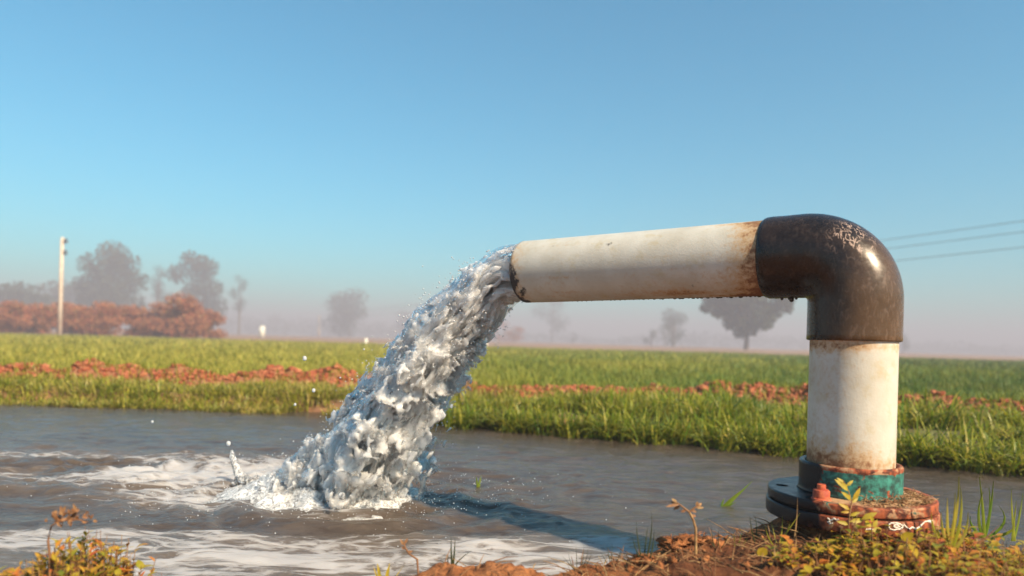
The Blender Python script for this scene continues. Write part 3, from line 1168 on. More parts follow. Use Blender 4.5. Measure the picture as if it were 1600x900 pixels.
D = rr - 1 + (0.10 + grow) * (0.27 * q1 + 0.26 * q2) - 0.03 * q3 * grow
# a bulging lip on the upper side just after the mouth, then a step down
ph = np.arctan2(V_, U)
rdg = np.maximum(0, 1 - 2.2 * np.abs(fbm(Sx * 8 + 3 * w1 * 10, ph * 1.6 + 40 * w2 + 7, 0 * ph + 2.0, octs=2)))
D = D - 0.62 * rdg ** 3 * sstep(0.12, 0.5, a_) * (0.35 + 0.65 * sstep(0.3, -0.6, V_))
# sheets torn off the underside
tear = np.exp(-((a_ - 0.42) / 0.13) ** 2) * sstep(-0.2, -1.2, V_) * sstep(0.15, 0.6, q2 + 0.5 * q1)
D = D - 0.55 * tear
tear2 = np.exp(-((a_ - 0.70) / 0.10) ** 2) * sstep(-0.2, -1.2, V_) * sstep(0.1, 0.5, -q2 + 0.4 * q1)
D = D - 0.55 * tear2
# hollows so that the body is not solid
D = np.maximum(D, -(rr - 0.55) * 0 - 1 + 0 * D)
cav = fbm(Sx * 16 + 8, UU * 26, VV * 26, octs=2)
D = np.where((cav > 9.0) & (rr < 0.95 + 0 * rr), np.maximum(D, (cav - 0.22) * 2.2 * sstep(0.1, 0.4, a_) - 0.02), D)
D[:, 0, :] = D[:, -1, :] = D[:, :, 0] = D[:, :, -1] = 1
D[0] = 1
D[-1] = 1
V, Q = surface_nets(D.astype(np.float32))
ii = V[:, 0]
fi = lambda arr: np.stack([np.interp(ii, np.arange(NS), arr[:, c_]) for c_ in range(3)], -1)
cu = (V[:, 1] / (NU - 1) * 2 - 1) * EXT * np.interp(ii, np.arange(NS), rad_s)
cv = (V[:, 2] / (NU - 1) * 2 - 1) * EXT * np.interp(ii, np.arange(NS), rad_u)
W = fi(path) + fi(sd) * cu[:, None] + fi(up) * cv[:, None]
ua = np.interp(ii, np.arange(NS), u01)
rn = np.hypot(cu / np.interp(ii, np.arange(NS), rad_s), cv / np.interp(ii, np.arange(NS), rad_u))
fo = 0.05 + 0.12 * sstep(0.03, 0.2, ua) + 0.14 * sstep(0.3, 1, ua) - 0.8 * sstep(1.25, 1.7, rn) + 0.2 * sstep(0.3, -0.4, cv / 0.08) * sstep(0.25, 0.1, ua) - 0.25 * sstep(0.3, 0.75, cv / np.interp(ii, np.arange(NS), rad_u)) * sstep(0.35, 0.1, ua)
me = np_mesh('clear_sheet', W - np.array(jet.location), Q, {'foam': fo})
link('clear_sheet', me, M['sheet'], jet)
# the white aerated core inside the clear sheet, torn into shreds
q4 = fbm(Sx * 29 + 40, UU * 82, VV * 82, octs=3, gain=0.6)
DC = D + 0.05 + 0.32 * q4
void = fbm(Sx * 22 + 3, UU * 72 + 8, VV * 72, octs=2)
lim = 0.37 * sstep(0.03, 0.34, a_) - 0.11
DC = np.maximum(DC, (void - lim) * 1.6)
DC[:, 0, :] = DC[:, -1, :] = DC[:, :, 0] = DC[:, :, -1] = 1
DC[:14] = 1
DC[-1] = 1
V, Q = surface_nets(DC.astype(np.float32))
ii = V[:, 0]
cu = (V[:, 1] / (NU - 1) * 2 - 1) * EXT * np.interp(ii, np.arange(NS), rad_s)
cv = (V[:, 2] / (NU - 1) * 2 - 1) * EXT * np.interp(ii, np.arange(NS), rad_u)
W = fi(path) + fi(sd) * cu[:, None] + fi(up) * cv[:, None]
me = np_mesh('aerated_core', W - np.array(jet.location), Q, {'foam': np.full(len(W), 1.0)})
link('aerated_core', me, M['core'], jet)
print('CORE quads', len(Q))
print('JET quads', len(Q))

# splash: thrown-up froth round the landing and running off to the left
nx, ny, nz = 190, 110, 56
x0, x1, y0, y1, z0, z1 = -0.42, 0.24, -0.26, 0.30, -0.03, 0.22
gx_, gy_, gz_ = np.meshgrid(np.linspace(x0, x1, nx), np.linspace(y0, y1, ny), np.linspace(z0, z1, nz), indexing='ij')
d1 = np.hypot((gx_ + 0.02) / 0.21, gy_ / 0.17)
d2 = np.hypot((gx_ + 0.22) / 0.19, (gy_ - 0.02) / 0.17)
hh = 0.115 * np.exp(-d1 ** 2 * 1.2) + 0.040 * np.exp(-d2 ** 2 * 1.1)
s1 = fbm(gx_ * 14, gy_ * 14, gz_ * 9, octs=3)
s2 = fbm(gx_ * 42 + 4, gy_ * 42, gz_ * 30, octs=3, gain=0.6)
D = (gz_ - hh * (1 + 0.9 * s1 + 0.9 * s2) + 0.012) / 0.05
D = D + 0.35 * s2
D[0] = D[-1] = 1
D[:, 0] = D[:, -1] = 1
D[:, :, -1] = 1
V, Q = surface_nets(D.astype(np.float32))
W = np.stack([x0 + V[:, 0] / (nx - 1) * (x1 - x0), y0 + V[:, 1] / (ny - 1) * (y1 - y0), z0 + V[:, 2] / (nz - 1) * (z1 - z0)], -1)
me = np_mesh('splash', W, Q, {'foam': np.full(len(W), 0.66)})
link('splash', me, M['jet'], jet)
print('SPLASH quads', len(Q))

# ligaments: thin hooked strands and beads of water torn from the jet's outline
mb = MB()
for i in range(120):
    a = rng.uniform(0.3, 0.97)
    k_ = int(a * (NS - 1))
    ang = rng.choice([rng.normal(-PI / 2, .7), rng.uniform(0, 2 * PI)])
    e_ = sd[k_] * math.cos(ang) * rad_s[k_] + up[k_] * math.sin(ang) * rad_u[k_]
    p0 = path[k_] + e_ * 0.86
    en = e_ / np.linalg.norm(e_)
    ln = (0.008 + 0.018 * rng.random() ** 2) * (0.6 + a)
    dr = en * rng.uniform(.6, 1.2) + tg[k_] * rng.uniform(-.6, 1.0) + rng.normal(0, .35, 3)
    cr = rng.normal(0, .9, 3)
    pts, rad_ = [], []
    for q in range(9):
        t_ = q / 8
        pts.append(Vector(p0 + dr * ln * t_ + cr * ln * t_ * t_))
        rad_.append((0.0052 * (1 - t_) ** 0.8 + 0.0011) * (0.6 + .7 * a) * (1 + .25 * math.sin(q * 2.1 + i)))
    if pts[-1].z < 0.01:
        continue
    rad_[-1] *= 2.0
    rad_[-2] *= 1.5
    mb.tube([p - jet.location for p in pts], rad_, 7)
me = mb.mesh('strands')
a_ = me.attributes.new('foam', 'FLOAT', 'POINT')
a_.data.foreach_set('value', np.full(len(me.vertices), 0.35, np.float32))
link('strands', me, M['jet'], jet, kind='stuff')

# spray drops
mb = MB()
for i in range(1500):
    a = rng.uniform(0.2, 1.0)
    k_ = int(a * (NS - 1))
    ang = rng.uniform(0, 2 * PI)
    rr_ = 1.0 + abs(rng.normal(0, 0.28))
    p = path[k_] + sd[k_] * math.cos(ang) * rad_s[k_] * rr_ + up[k_] * math.sin(ang) * rad_u[k_] * rr_
    if p[2] < 0.0:
        continue
    mb.blob(p, rng.uniform(0.0008, 0.0026) * (1.3 if rng.random() < .1 else 1), i, sub=0, rough=0.05)
for i in range(1500):
    r_ = abs(rng.normal(0, 0.24)) + 0.12
    ang = rng.uniform(0, 2 * PI)
    p = (LAND.x - 0.08 + r_ * math.cos(ang) * 1.25, LAND.y + r_ * math.sin(ang) * 0.8, abs(rng.normal(0, 0.05)) * math.exp(-r_ * .8) + 0.004)
    mb.blob(p, rng.uniform(0.0007, 0.0022), i, sub=0, rough=0.25)
link('spray_drops', mb.mesh('spray_drops'), M['drop'], label='fine spray of drops thrown up round the falling water', category='spray', kind='stuff')

mb = MB()
DROPS = [(476, 560, 2.15, .0062, 'largest drop hanging high in the air left of the stream over the far grass'), (490, 610, 2.2, .0055, 'drop in the air left of the stream below the red soil strip'),
         (461, 632, 2.2, .004, 'small drop in the air left of the stream just above the pool edge'), (357, 693, 2.25, .0068, 'round drop floating above the pointed splash left of the stream'),
         (238, 659, 2.5, .0042, 'tiny drop over the far left of the pool')]
for px, py, Yd, r_, lb in DROPS:
    p = at(px, py, Yd)
    m_ = MB()
    m_.blob((0, 0, 0), r_, int(px), sub=2, rough=0.04, scale=(1, 1, 1.2))
    link('water_drop', m_.mesh('water_drop'), M['drop'], None, p, label=lb, category='water drop', group='single drops in the air left of the jet')
# pointed splashes on the pool left of the jet
for (px, py, hpx, lb) in ((372, 745, 42, 'pointed tongue of water leaping from the foam left of the jet'),):
    b0 = ground_at(px + 14, py + 20, 0.0)
    tip = at(px - 10, py - hpx, b0.y)
    m_ = MB()
    pts = [Vector((b0.x, b0.y, -0.01)), Vector((b0.x - .004, b0.y, 0.03)), Vector(((b0.x + tip.x) / 2 - .004, b0.y, 0.055)), Vector((tip.x + .004, b0.y, tip.z - .02)), tip]
    m_.tube([p - b0 for p in pts], [0.034, 0.022, 0.013, 0.009, 0.003], 12)
    for q in range(9):
        m_.blob((rng.uniform(-.05, .05), rng.uniform(-.03, .03), rng.uniform(0.0, .03)), rng.uniform(.006, .017), q, sub=2, rough=.22)
    me = m_.mesh('splash_tongue')
    for v_ in me.vertices:
        c_ = v_.co
        nn = vnoise(np.array([c_.x * 60, c_.y * 60 + 9]), np.array([c_.y * 60, c_.z * 60]), np.array([c_.z * 60, c_.x * 60]))
        v_.co = (c_.x + float(nn[0]) * .004, c_.y + float(nn[1]) * .004, c_.z + float(nn[0] * nn[1]) * .004)
    a_ = me.attributes.new('foam', 'FLOAT', 'POINT')
    a_.data.foreach_set('value', np.full(len(me.vertices), 0.4, np.float32))
    link('splash_tongue', me, M['jet'], None, b0, label=lb, category='splash')

# ------------------------------------------------------------------ grass and crop
def blades(px, py, pz, hgt, wid, lean, az, col, segs=3, curl=1.6):
    n_ = len(px)
    tt = np.linspace(0, 1, segs + 1)
    V = np.zeros((n_, 2 * segs + 1, 3))
    dx_, dy_ = np.cos(az), np.sin(az)
    tw = az + PI / 2 + rng.uniform(-0.6, 0.6, n_)
    for i, t_ in enumerate(tt):
        out = lean * hgt * t_ ** curl
        zz = hgt * t_ * (1 - 0.35 * lean * t_ ** 2)
        cx, cy = px + dx_ * out, py + dy_ * out
        wd = wid * (1 - t_ ** 1.8) * 0.5 * (0.75 + 0.5 * min(1, 3 * t_))
        if i < segs:
            V[:, 2 * i] = np.stack([cx + np.cos(tw) * wd, cy + np.sin(tw) * wd, pz + zz], -1)
            V[:, 2 * i + 1] = np.stack([cx - np.cos(tw) * wd, cy - np.sin(tw) * wd, pz + zz], -1)
        else:
            V[:, 2 * i] = np.stack([cx, cy, pz + zz], -1)
    m_ = 2 * segs + 1
    b = (np.arange(n_) * m_)[:, None]
    q = np.concatenate([b + np.array([2 * i, 2 * i + 1, 2 * i + 3, 2 * i + 2]) for i in range(segs - 1)], 0) if segs > 1 else np.zeros((0, 4), int)
    t3 = b + np.array([2 * segs - 2, 2 * segs - 1, 2 * segs])
    return V.reshape(-1, 3), q, t3, np.repeat(col, m_)


def grass_object(name, m_, sets, label, category='grass'):
    vs, qs, t3s, cs, o = [], [], [], [], 0
    for (v_, q_, t_, c_) in sets:
        vs.append(v_)
        qs.append(q_ + o)
        t3s.append(t_ + o)
        cs.append(c_)
        o += len(v_)
    me_ = np_mesh(name, np.concatenate(vs), [np.concatenate(qs), np.concatenate(t3s)], {'col': np.clip(np.concatenate(cs), 0, 1)})
    return link(name, me_, m_, label=label, category=category, kind='stuff')


# bank grass between pool and soil ridge
n_ = 52000
x = rng.uniform(-5.6, 4.8, n_)
e = edge_y(x)
r = ridge_y(x)
dep = rng.random(n_) ** 1.15
e = e - np.maximum(0, vnoise(x * 3.7 + 2, y_ := x * 0 + 5.0)) * 0.22 * sstep(-1.0, 1.5, x)
y = e - 0.06 + (r - e + 0.02) * dep
keep = (fbm(x * 2.3, y * 3.4, octs=3) > -0.36) & (np.abs(x) < y * 0.80 + 0.4)
keep &= (dep < 0.80) | (vnoise(x * 5, y * 5 + 3) > -0.1)
x, y, dep = x[keep], y[keep], dep[keep]
n_ = len(x)
right = sstep(-1.0, 1.6, x)
hgt = (0.105 + 0.085 * right) * rng.uniform(0.45, 1.35, n_) * (0.8 + 0.35 * vnoise(x * 1.7, y * 1.7) + 0.35 * vnoise(x * 6.1, y * 6.1))
hgt *= 1 - (0.45 + 0.2 * right) * sstep(0.55, 0.95, dep)
col = 0.80 - 0.24 * right + 0.15 * vnoise(x * 5.3, y * 5.3 + 9) + 0.26 * rng.normal(0, 1, n_) * 0.8 + 0.16 * vnoise(x * 1.3 + 4, y * 1.3) + 0.10 * sstep(0.15, 0.0, dep)
col = np.where(rng.random(n_) < 0.05, rng.uniform(0.75, 1, n_), col)
az = rng.uniform(0, 2 * PI, n_)
gz = ground_h(x, y)
sets = [blades(x, y, np.maximum(gz, -0.02), hgt, rng.uniform(0.006, 0.0125, n_) * (0.8 + 0.4 * right), rng.uniform(0.1, 1.7, n_), az, col, 3)]
# clumps that stand out into the water along the middle and right of the bank
for i in range(280):
    cx = rng.uniform(-0.8, 2.9)
    cy = float(edge_y(np.array([cx]))[0]) - abs(rng.normal(0, 0.10)) + 0.03
    m_ = int(rng.integers(6, 30))
    x2, y2 = cx + rng.normal(0, .035, m_), cy + rng.normal(0, .025, m_)
    sets.append(blades(x2, y2, np.full(m_, -0.02), rng.uniform(.07, .24, m_), rng.uniform(.006, .013, m_), rng.uniform(.2, 1.8, m_), rng.uniform(0, 2 * PI, m_), rng.uniform(.15, .85, m_), 3))
# thin growth on the ridge itself
n_ = 5000
x = rng.uniform(-5.6, 4.8, n_)
y = ridge_y(x) + rng.normal(0, 0.12, n_)
kp = vnoise(x * 2.7 + 9, y * 2) > 0.1
x, y = x[kp], y[kp]
n_ = len(x)
sets.append(blades(x, y, ground_h(x, y), rng.uniform(0.04, 0.11, n_), rng.uniform(0.004, 0.007, n_), rng.uniform(0.1, 0.9, n_), rng.uniform(0, 2 * PI, n_), rng.uniform(0.2, 0.85, n_), 3))
grass_object('bank_grass', M['blade'], sets, 'bright yellow-green grass along the far edge of the pool')

# crop beyond the ridge
sets = []
for (ya, yb, n_, hs, ws, sg) in ((5.0, 9, 42000, 1.0, 0.010, 3), (9, 16, 42000, 1.1, 0.018, 3), (16, FIELD_END, 60000, 1.2, 0.045, 2)):
    y = np.sqrt(rng.uniform(ya * ya, yb * yb, n_))
    x = y * rng.uniform(-0.80, 0.80, n_)
    kp = (y > ridge_y(np.clip(x, -6, 6)) + 0.22)
    x, y = x[kp], y[kp]
    n_ = len(x)
    ratio = x / y
    cl = 0.88 - 0.62 * sstep(-0.3, 0.7, ratio) + 0.14 * rng.normal(0, 1, n_) + 0.26 * vnoise(x * 0.5, y * 0.25) * sstep(-.4, .1, ratio) - 0.18 * sstep(0.3, 0.8, ratio)
    hg = 0.13 * hs * rng.uniform(0.6, 1.2, n_) * (1 + 0.25 * vnoise(x * 0.9, y * 0.9) + 0.2 * sstep(0, 0.6, ratio))
    sets.append(blades(x, y, ground_h(x, y), hg, ws * rng.uniform(0.6, 1.2, n_), rng.uniform(0.1, 0.9, n_), rng.uniform(0, 2 * PI, n_), cl, sg))
grass_object('field_crop', M['crop'], sets, 'young green crop filling the flat field behind the soil ridge', 'crop')

# clods on the ridge
mb = MB()
for i in range(12000):
    x = rng.uniform(-5.4, 4.6)
    yy = float(ridge_y(np.array([x]))[0]) + rng.normal(-0.05, 0.11)
    if rng.random() > 0.35 + 0.65 * min(1, float(ridge_h(np.array([x]))[0]) / 0.15):
        continue
    r_ = 0.003 + 0.024 * rng.random() ** 5
    mb.blob((x, yy, gh(x, yy) + r_ * 0.3), r_, i, a=rng.random(), sub=1, rough=0.45, scale=(rng.uniform(.8, 1.6), rng.uniform(.8, 1.2), rng.uniform(.6, 1)))
link('soil_clods', mb.mesh('soil_clods', False), M['clod'], label='crumbling red soil clods along the low ridge between grass and crop', category='soil', kind='stuff')

# crumbs, twigs and litter on the near bank
mb = MB()
for i in range(2600):
    x = rng.uniform(-1.2, 1.25)
    yy = rng.uniform(0.85, 1.62)
    z = mh(x, yy)
    if z < 0.01:
        continue
    r_ = 0.0012 + 0.008 * rng.random() ** 7
    mb.blob((x, yy, z + r_ * .2), r_, i, a=rng.random(), sub=0 if r_ < .004 else 1, rough=0.45)
link('soil_crumbs', mb.mesh('soil_crumbs', False), M['mound'], label='loose reddish crumbs of earth strewn over the near bank', category='soil', kind='stuff')
mb = MB()
for i in range(1900):
    x = rng.uniform(0.1, 1.05) if rng.random() < .8 else rng.uniform(-.95, .1)
    yy = rng.uniform(0.95, 1.5)
    z = mh(x, yy)
    if z < 0.02 or math.hypot(x - vx, yy - vy) < 0.11:
        continue
    a = rng.uniform(0, PI)
    ln = rng.uniform(0.01, 0.075)
    d_ = Vector((math.cos(a), math.sin(a), rng.uniform(-.05, .35)))
    p = Vector((x, yy, z))
    mb.tube([p, p + d_ * ln * .5 + Vector((0, 0, .003)), p + d_ * ln], [0.0011, 0.0009, 0.0004], 4, a=rng.random())
link('twig_litter', mb.mesh('twig_litter'), M['dry'], label='dry twigs and straw bits scattered on the reddish near bank', category='litter', kind='stuff')

def blade_piece(p0, p1, wid, bend=(0, 0, 0), n=7, a=0.3, tipw=0.05):
    mb_ = MB()
    p0, p1 = Vector(p0), Vector(p1)
    d_ = (p1 - p0)
    e_ = d_.cross(Vector((0, 1, 0.001))).normalized()
    vs = []
    for i in range(n):
        t_ = i / (n - 1)
        c_ = p0.lerp(p1, t_) + Vector(bend) * 4 * t_ * (1 - t_)
        w_ = wid * (1 - t_ ** 2 * (1 - tipw)) * .5
        vs += [c_ - e_ * w_, c_ + Vector((0, -wid * .2, 0)), c_ + e_ * w_]
    f_ = []
    for i in range(n - 1):
        b = i * 3
        f_ += [(b, b + 1, b + 4, b + 3), (b + 1, b + 2, b + 5, b + 4)]
    mb_.add(vs, f_, a)
    return mb_


# dense low weeds round the foot of the pipe
mb = MB()
mbs = MB()
for i in range(1250):
    x = 0.46 + 0.62 * rng.random()
    yy = rng.uniform(1.0, 1.42)
    dd = math.hypot(x - vx, yy - vy)
    if dd < 0.17 and yy > 1.30:
        continue
    lowf = 0.62 if (yy > 1.22 and 0.70 < x < 0.93) else (0.6 if x < .6 else 1.0)
    dens = vnoise(np.array([x * 9.0]), np.array([yy * 9.0]))[0]
    if dens < -0.35 + 0.5 * max(0, 0.6 - x) * 3:
        continue
    if yy < 1.14 and rng.random() < .5:
        continue
    z = mh(x, yy)
    if rng.random() < .16:
        q_ = blade_piece((x, yy, z - .005), (x + rng.normal(0, .022), yy + rng.normal(0, .015), z + rng.uniform(.03, .085) * lowf), rng.uniform(.002, .004), (rng.normal(0, .005), 0, 0), n=5, a=rng.uniform(.3, 1))
        mbs.add(q_.v[0], q_.q[0], q_.a[0])
    hh_ = rng.uniform(0.008, 0.06) * (0.7 + .5 * dens) * (1.0 if x < .95 else 1.2) * lowf
    tip = Vector((x + rng.normal(0, .01), yy + rng.normal(0, .01), z + hh_))
    mbs.tube([(x, yy, z - .003), ((x + tip.x) / 2 + rng.normal(0, .002), (yy + tip.y) / 2, z + hh_ * .55), tip], [.0010, .0008, .0004], 4, a=rng.uniform(0, .8))
    base_c = rng.choice([rng.uniform(0, .3), rng.uniform(.3, .6), rng.uniform(.6, 1)], p=[.18, .36, .46])
    for q in range(rng.integers(2, 5)):
        a = rng.uniform(0, 2 * PI)
        t_ = rng.uniform(.4, 1)
        p = Vector((x, yy, z)).lerp(tip, t_)
        ln = rng.uniform(.008, .026)
        mb.leaf(p, (math.cos(a), math.sin(a), rng.uniform(-.1, .8)), ln, ln * rng.uniform(.35, .7), a=float(np.clip(base_c + rng.normal(0, .1), 0, 1)), droop=.3)
link('low_weeds', mb.mesh('low_weeds'), M['weed'], label='tangle of small green, yellow and red weed leaves in front of the flange', category='weeds', kind='stuff')
link('low_weed_stems', mbs.mesh('low_weed_stems'), M['dry'], label='thin brown stems tangled among the weeds in front of the flange', category='weeds', kind='stuff')


# ------------------------------------------------------------------ single plants
def on_bank(px, py, Y=None):
    """first point of the near bank under a photo pixel"""
    for Yt in np.linspace(0.8, 1.6, 400):
        p = at(px, py, Yt)
        if mh(p.x, Yt) >= p.z:
            return Vector((p.x, Yt, mh(p.x, Yt)))
    p = at(px, py, 1.3)
    return Vector((p.x, 1.3, mh(p.x, 1.3)))


def tuft(base_px, tips, wid, mat_, label, Yd=None, a=0.3, category='grass tuft', group=None, name='grass_tuft'):
    """tips: photo pixels of blade tips, optional bow in metres"""
    b = on_bank(*base_px) if Yd is None else at(*base_px, Yd)
    root = thing(name, b, label, category, group)
    for tp in tips:
        p = at(tp[0], tp[1], b.y + (tp[3] if len(tp) > 3 else rng.uniform(-.02, .02)))
        bow = tp[2] if len(tp) > 2 else 0.0
        off = Vector((rng.uniform(-.004, .004), rng.uniform(-.004, .004), -0.012))
        m_ = blade_piece(off, p - b, wid, (bow, 0, 0), a=a + rng.uniform(-.15, .15))
        link('blade', m_.mesh('blade'), mat_, root)
    return root


tuft((1008, 858), [(1018, 798, .006), (994, 812, -.004), (1022, 826, .004), (988, 838, -.003), (1012, 822, 0)], .0035, M['darkstem'], 'dark thin grass tuft left of the dry forked seedling')
tuft((1182, 846), [(1172, 806, -.003), (1180, 806, .003)], .003, M['darkstem'], 'pair of upright dark blades just left of the flange')
tuft((1122, 854), [(1112, 820, -.003), (1123, 822, 0), (1140, 826, .005), (1104, 838, 0)], .0018, M['darkstem'], 'wispy branching dark stems between the seedling and the paired blades')
tuft((707, 878), [(705, 836, -.002), (711, 838, .002), (700, 866, -.004), (737, 860, -.012)], .0045, M['darkstem'], 'two stubby dark blades rising before the foam left of the soil hump', a=.55)
tuft((905, 884), [(900, 852), (912, 850, .004), (918, 856, .006), (888, 862, -.004), (925, 862, .004), (878, 868)], .0016, M['darkstem'], 'fine dark stubble at the water edge right of the soil hump')
tuft((955, 876), [(948, 850), (957, 846), (970, 856, .004), (938, 862)], .0016, M['darkstem'], 'small thin stubble tuft left of the dark earth lump')
tuft((1150, 852), [(1146, 830), (1160, 828), (1168, 838, .004)], .002, M['blade'], 'tiny green tuft on the dark shoulder of the bank', a=.15)
tuft((1215, 850), [(1196, 822, -.004), (1205, 815, 0), (1222, 806, .004), (1235, 812, .004), (1250, 802), (1188, 838)], .003, M['blade'], 'yellowish grass blades under the black left side of the flange', a=.75)
tuft((1240, 842), [(1246, 776, .002)], .003, M['dry'], 'single straight straw-coloured stalk standing against the flange rim', a=.8, name='dry_stalk', category='stalk')

# forked dry seedling
b = on_bank(1088, 842)
sd_ = thing('dry_seedling', b, 'dry reddish forked seedling standing alone on the bank left of the flange', 'seedling')
mb = MB()
P = lambda px, py, dy_=0.0: at(px, py, b.y + dy_) - b
mb.tube([Vector((0, 0, -.01)), P(1087, 826), P(1083, 812), P(1077, 800)], [.003, .0026, .0024, .0022], 7, a=.9)
mb.tube([P(1077, 800), P(1068, 793), P(1058, 785)], [.0022, .0018, .001], 6, a=.6)
mb.tube([P(1077, 800), P(1083, 795), P(1092, 789)], [.0022, .0018, .001], 6, a=.6)
link('stem', mb.mesh('stem'), M['dry'], sd_)
for (px, py, qx, qy) in ((1062, 788, 1042, 791), (1060, 787, 1048, 784), (1058, 786, 1050, 779), (1064, 790, 1052, 796), (1088, 792, 1097, 786), (1086, 793, 1099, 793), (1088, 791, 1090, 784), (1072, 797, 1064, 800), (1080, 797, 1088, 800), (1079, 806, 1088, 806)):
    m_ = MB()
    p, q = P(px, py), P(qx, qy, rng.uniform(-.01, .01))
    m_.leaf(p, q - p, (q - p).length * 1.1, .006, n=(0, -1, .5), a=rng.uniform(.2, 1), droop=.1)
    link('leaf', m_.mesh('leaf'), M['dry'], sd_)

# dark crumbly lumps with dried moss on the bank
for (px, py, rpx, lb) in ((1052, 852, 22, 'crumbly red earth lump beside the forked seedling foot'), (1010, 862, 18, 'small red earth lump at the left end of the dark bank'), (1092, 848, 20, 'red tangled earth lump at the root of the forked seedling')):
    c_ = on_bank(px, py)
    m_ = MB()
    r_ = rpx / F * c_.y
    for q in range(26):
        m_.blob((rng.normal(0, r_ * .5), rng.normal(0, r_ * .4), rng.uniform(-.2, .5) * r_ * .8), r_ * rng.uniform(.10, .40), q + px, sub=1, rough=.5, scale=(1.3, 1.1, .7))
    for q in range(28):
        a = rng.uniform(0, 2 * PI)
        p = Vector((rng.normal(0, r_ * .5), rng.normal(0, r_ * .4), rng.uniform(.1, .8) * r_ * .7))
        d_ = Vector((math.cos(a), math.sin(a), rng.uniform(-.3, .4)))
        m_.tube([p, p + d_ * r_ * .35 + Vector((0, 0, .002)), p + d_ * r_ * .6], [.0013, .001, .0005], 4)
    link('earth_lump', m_.mesh('earth_lump', False), M['mound'], None, c_, label=lb, category='lump', group='earth lumps on the near bank')

# budding twig and yellow leaf pair by the foam
b = on_bank(655, 884)
tw = thing('budding_twig', b, 'curved reddish twig with a bud at its tip before the foam', 'twig')
P = lambda px, py, dy_=0.0: at(px, py, b.y + dy_) - b
mb = MB()
mb.tube([Vector((0, 0, -.01)), P(652, 874), P(640, 866), P(633, 856), P(631, 848)], [.0018, .002, .0018, .0018, .0014], 6, a=.4)
link('stem', mb.mesh('stem'), M['dry'], tw)
for (px, py, qx, qy) in ((631, 852, 625, 842), (632, 850, 637, 841), (633, 858, 627, 854), (637, 863, 645, 861)):
    m_ = MB()
    p, q = P(px, py), P(qx, qy)
    m_.leaf(p, q - p, (q - p).length, .005, n=(0, -1, .4), a=rng.uniform(.1, .6))
    link('leaf', m_.mesh('leaf'), M['dry'], tw)
b = on_bank(600, 897)
tw = thing('leaf_pair_plant', b, 'tiny plant with two upright yellow leaves at the bottom edge of the foam', 'seedling')
P = lambda px, py, dy_=0.0: at(px, py, b.y + dy_) - b
for (qx, qy, w_) in ((590, 880, .008), (608, 880, .008), (584, 884, .004), (628, 884, .002)):
    m_ = MB()
    q = P(qx, qy)
    m_.leaf((0, 0, -.004), q, q.length * 1.1, w_, n=(0, -1, .2), a=.52, droop=.05)
    link('leaf', m_.mesh('leaf'), M['weed'], tw)


def leafy(base_px, path_px, leaves, label, Yd=None, mat_=None, stemmat=None, name='weed_plant', a=.5, lw=.45, rad=.0016, category='weed', group=None, b=None):
    if b is None:
        b = on_bank(*base_px) if Yd is None else at(*base_px, Yd)
    root = thing(name, b, label, category, group)
    P_ = lambda px, py, dy_=0.0: at(px, py, b.y + dy_) - b
    m_ = MB()
    pts = [Vector((0, 0, -.01))] + [P_(*q) for q in path_px]
    m_.tube(pts, list(np.linspace(rad, rad * .5, len(pts))), 6, a=.7)
    link('stem', m_.mesh('stem'), stemmat or M['dry'], root)
    for (px, py, qx, qy) in leaves:
        ml = MB()
        p, q = P_(px, py), P_(qx, qy, rng.uniform(-.008, .008))
        ln = (q - p).length
        ml.leaf(p, q - p, ln, ln * lw, n=(rng.uniform(-.4, .4), -1, .4), a=float(np.clip(a + rng.normal(0, .08), 0, 1)), droop=.12)
        link('leaf', ml.mesh('leaf'), mat_ or M['weed'], root)
    return root


bfl = Vector((at(1326, 830, 1.29).x, 1.285, 0))
bfl.z = mh(bfl.x, bfl.y)
leafy((1326, 830), [(1326, 815), (1328, 800), (1331, 785), (1326, 768), (1318, 752)],
      [(1326, 768, 1306, 748), (1320, 756, 1308, 746), (1322, 760, 1334, 750), (1330, 782, 1316, 768), (1331, 782, 1346, 762), (1331, 786, 1342, 776), (1328, 797, 1311, 786), (1328, 800, 1314, 800),
       (1327, 806, 1345, 800), (1327, 815, 1352, 812), (1345, 812, 1372, 800), (1350, 812, 1362, 822), (1326, 820, 1308, 814)],
      'yellow-green weed with slender leaves rising in front of the collar', b=bfl, a=.45, lw=.32)
bfl2 = Vector((at(1365, 840, 1.27).x, 1.27, 0))
bfl2.z = mh(bfl2.x, bfl2.y)
leafy((1365, 840), [(1362, 828), (1364, 815)], [(1363, 824, 1372, 812), (1364, 816, 1360, 806), (1364, 822, 1350, 818), (1362, 830, 1380, 826)],
      'small bright yellow curled leaves before the painted scrawl', b=bfl2, a=.48, lw=.5)
for (px, py, r_, c_, lb) in ((1416, 838, 10, .5, 'round bright yellow leaf below the white scrawl at the flange right'), (1190, 862, 9, .55, 'round pale yellow leaf on the dark bank left of the flange')):
    b = at(px, py, 1.22)
    b = Vector((b.x, 1.22, b.z))
    g_ = mh(b.x, b.y)
    root = thing('round_leaf', Vector((b.x, b.y, g_)), lb, 'leaf')
    m_ = MB()
    m_.tube([Vector((0, .0, -.004)), Vector((.002, 0, max(.004, b.z - g_)))], .0011, 5, a=.8)
    link('stem', m_.mesh('stem'), M['dry'], root)
    m_ = MB()
    R_ = r_ / F * b.y
    vs = [(0, 0, 0)] + [(R_ * math.cos(2 * PI * q / 14) * rng.uniform(.9, 1.08), -.2 * R_ * math.sin(2 * PI * q / 14) - .001, R_ * .85 * math.sin(2 * PI * q / 14) * rng.uniform(.9, 1.05)) for q in range(14)]
    m_.add(np.array(vs) + np.array([0, -.001, max(.004, b.z - g_)]), [(0, q + 1, (q + 1) % 14 + 1) for q in range(14)], c_)
    link('leaf', m_.mesh('leaf'), M['weed'], root)

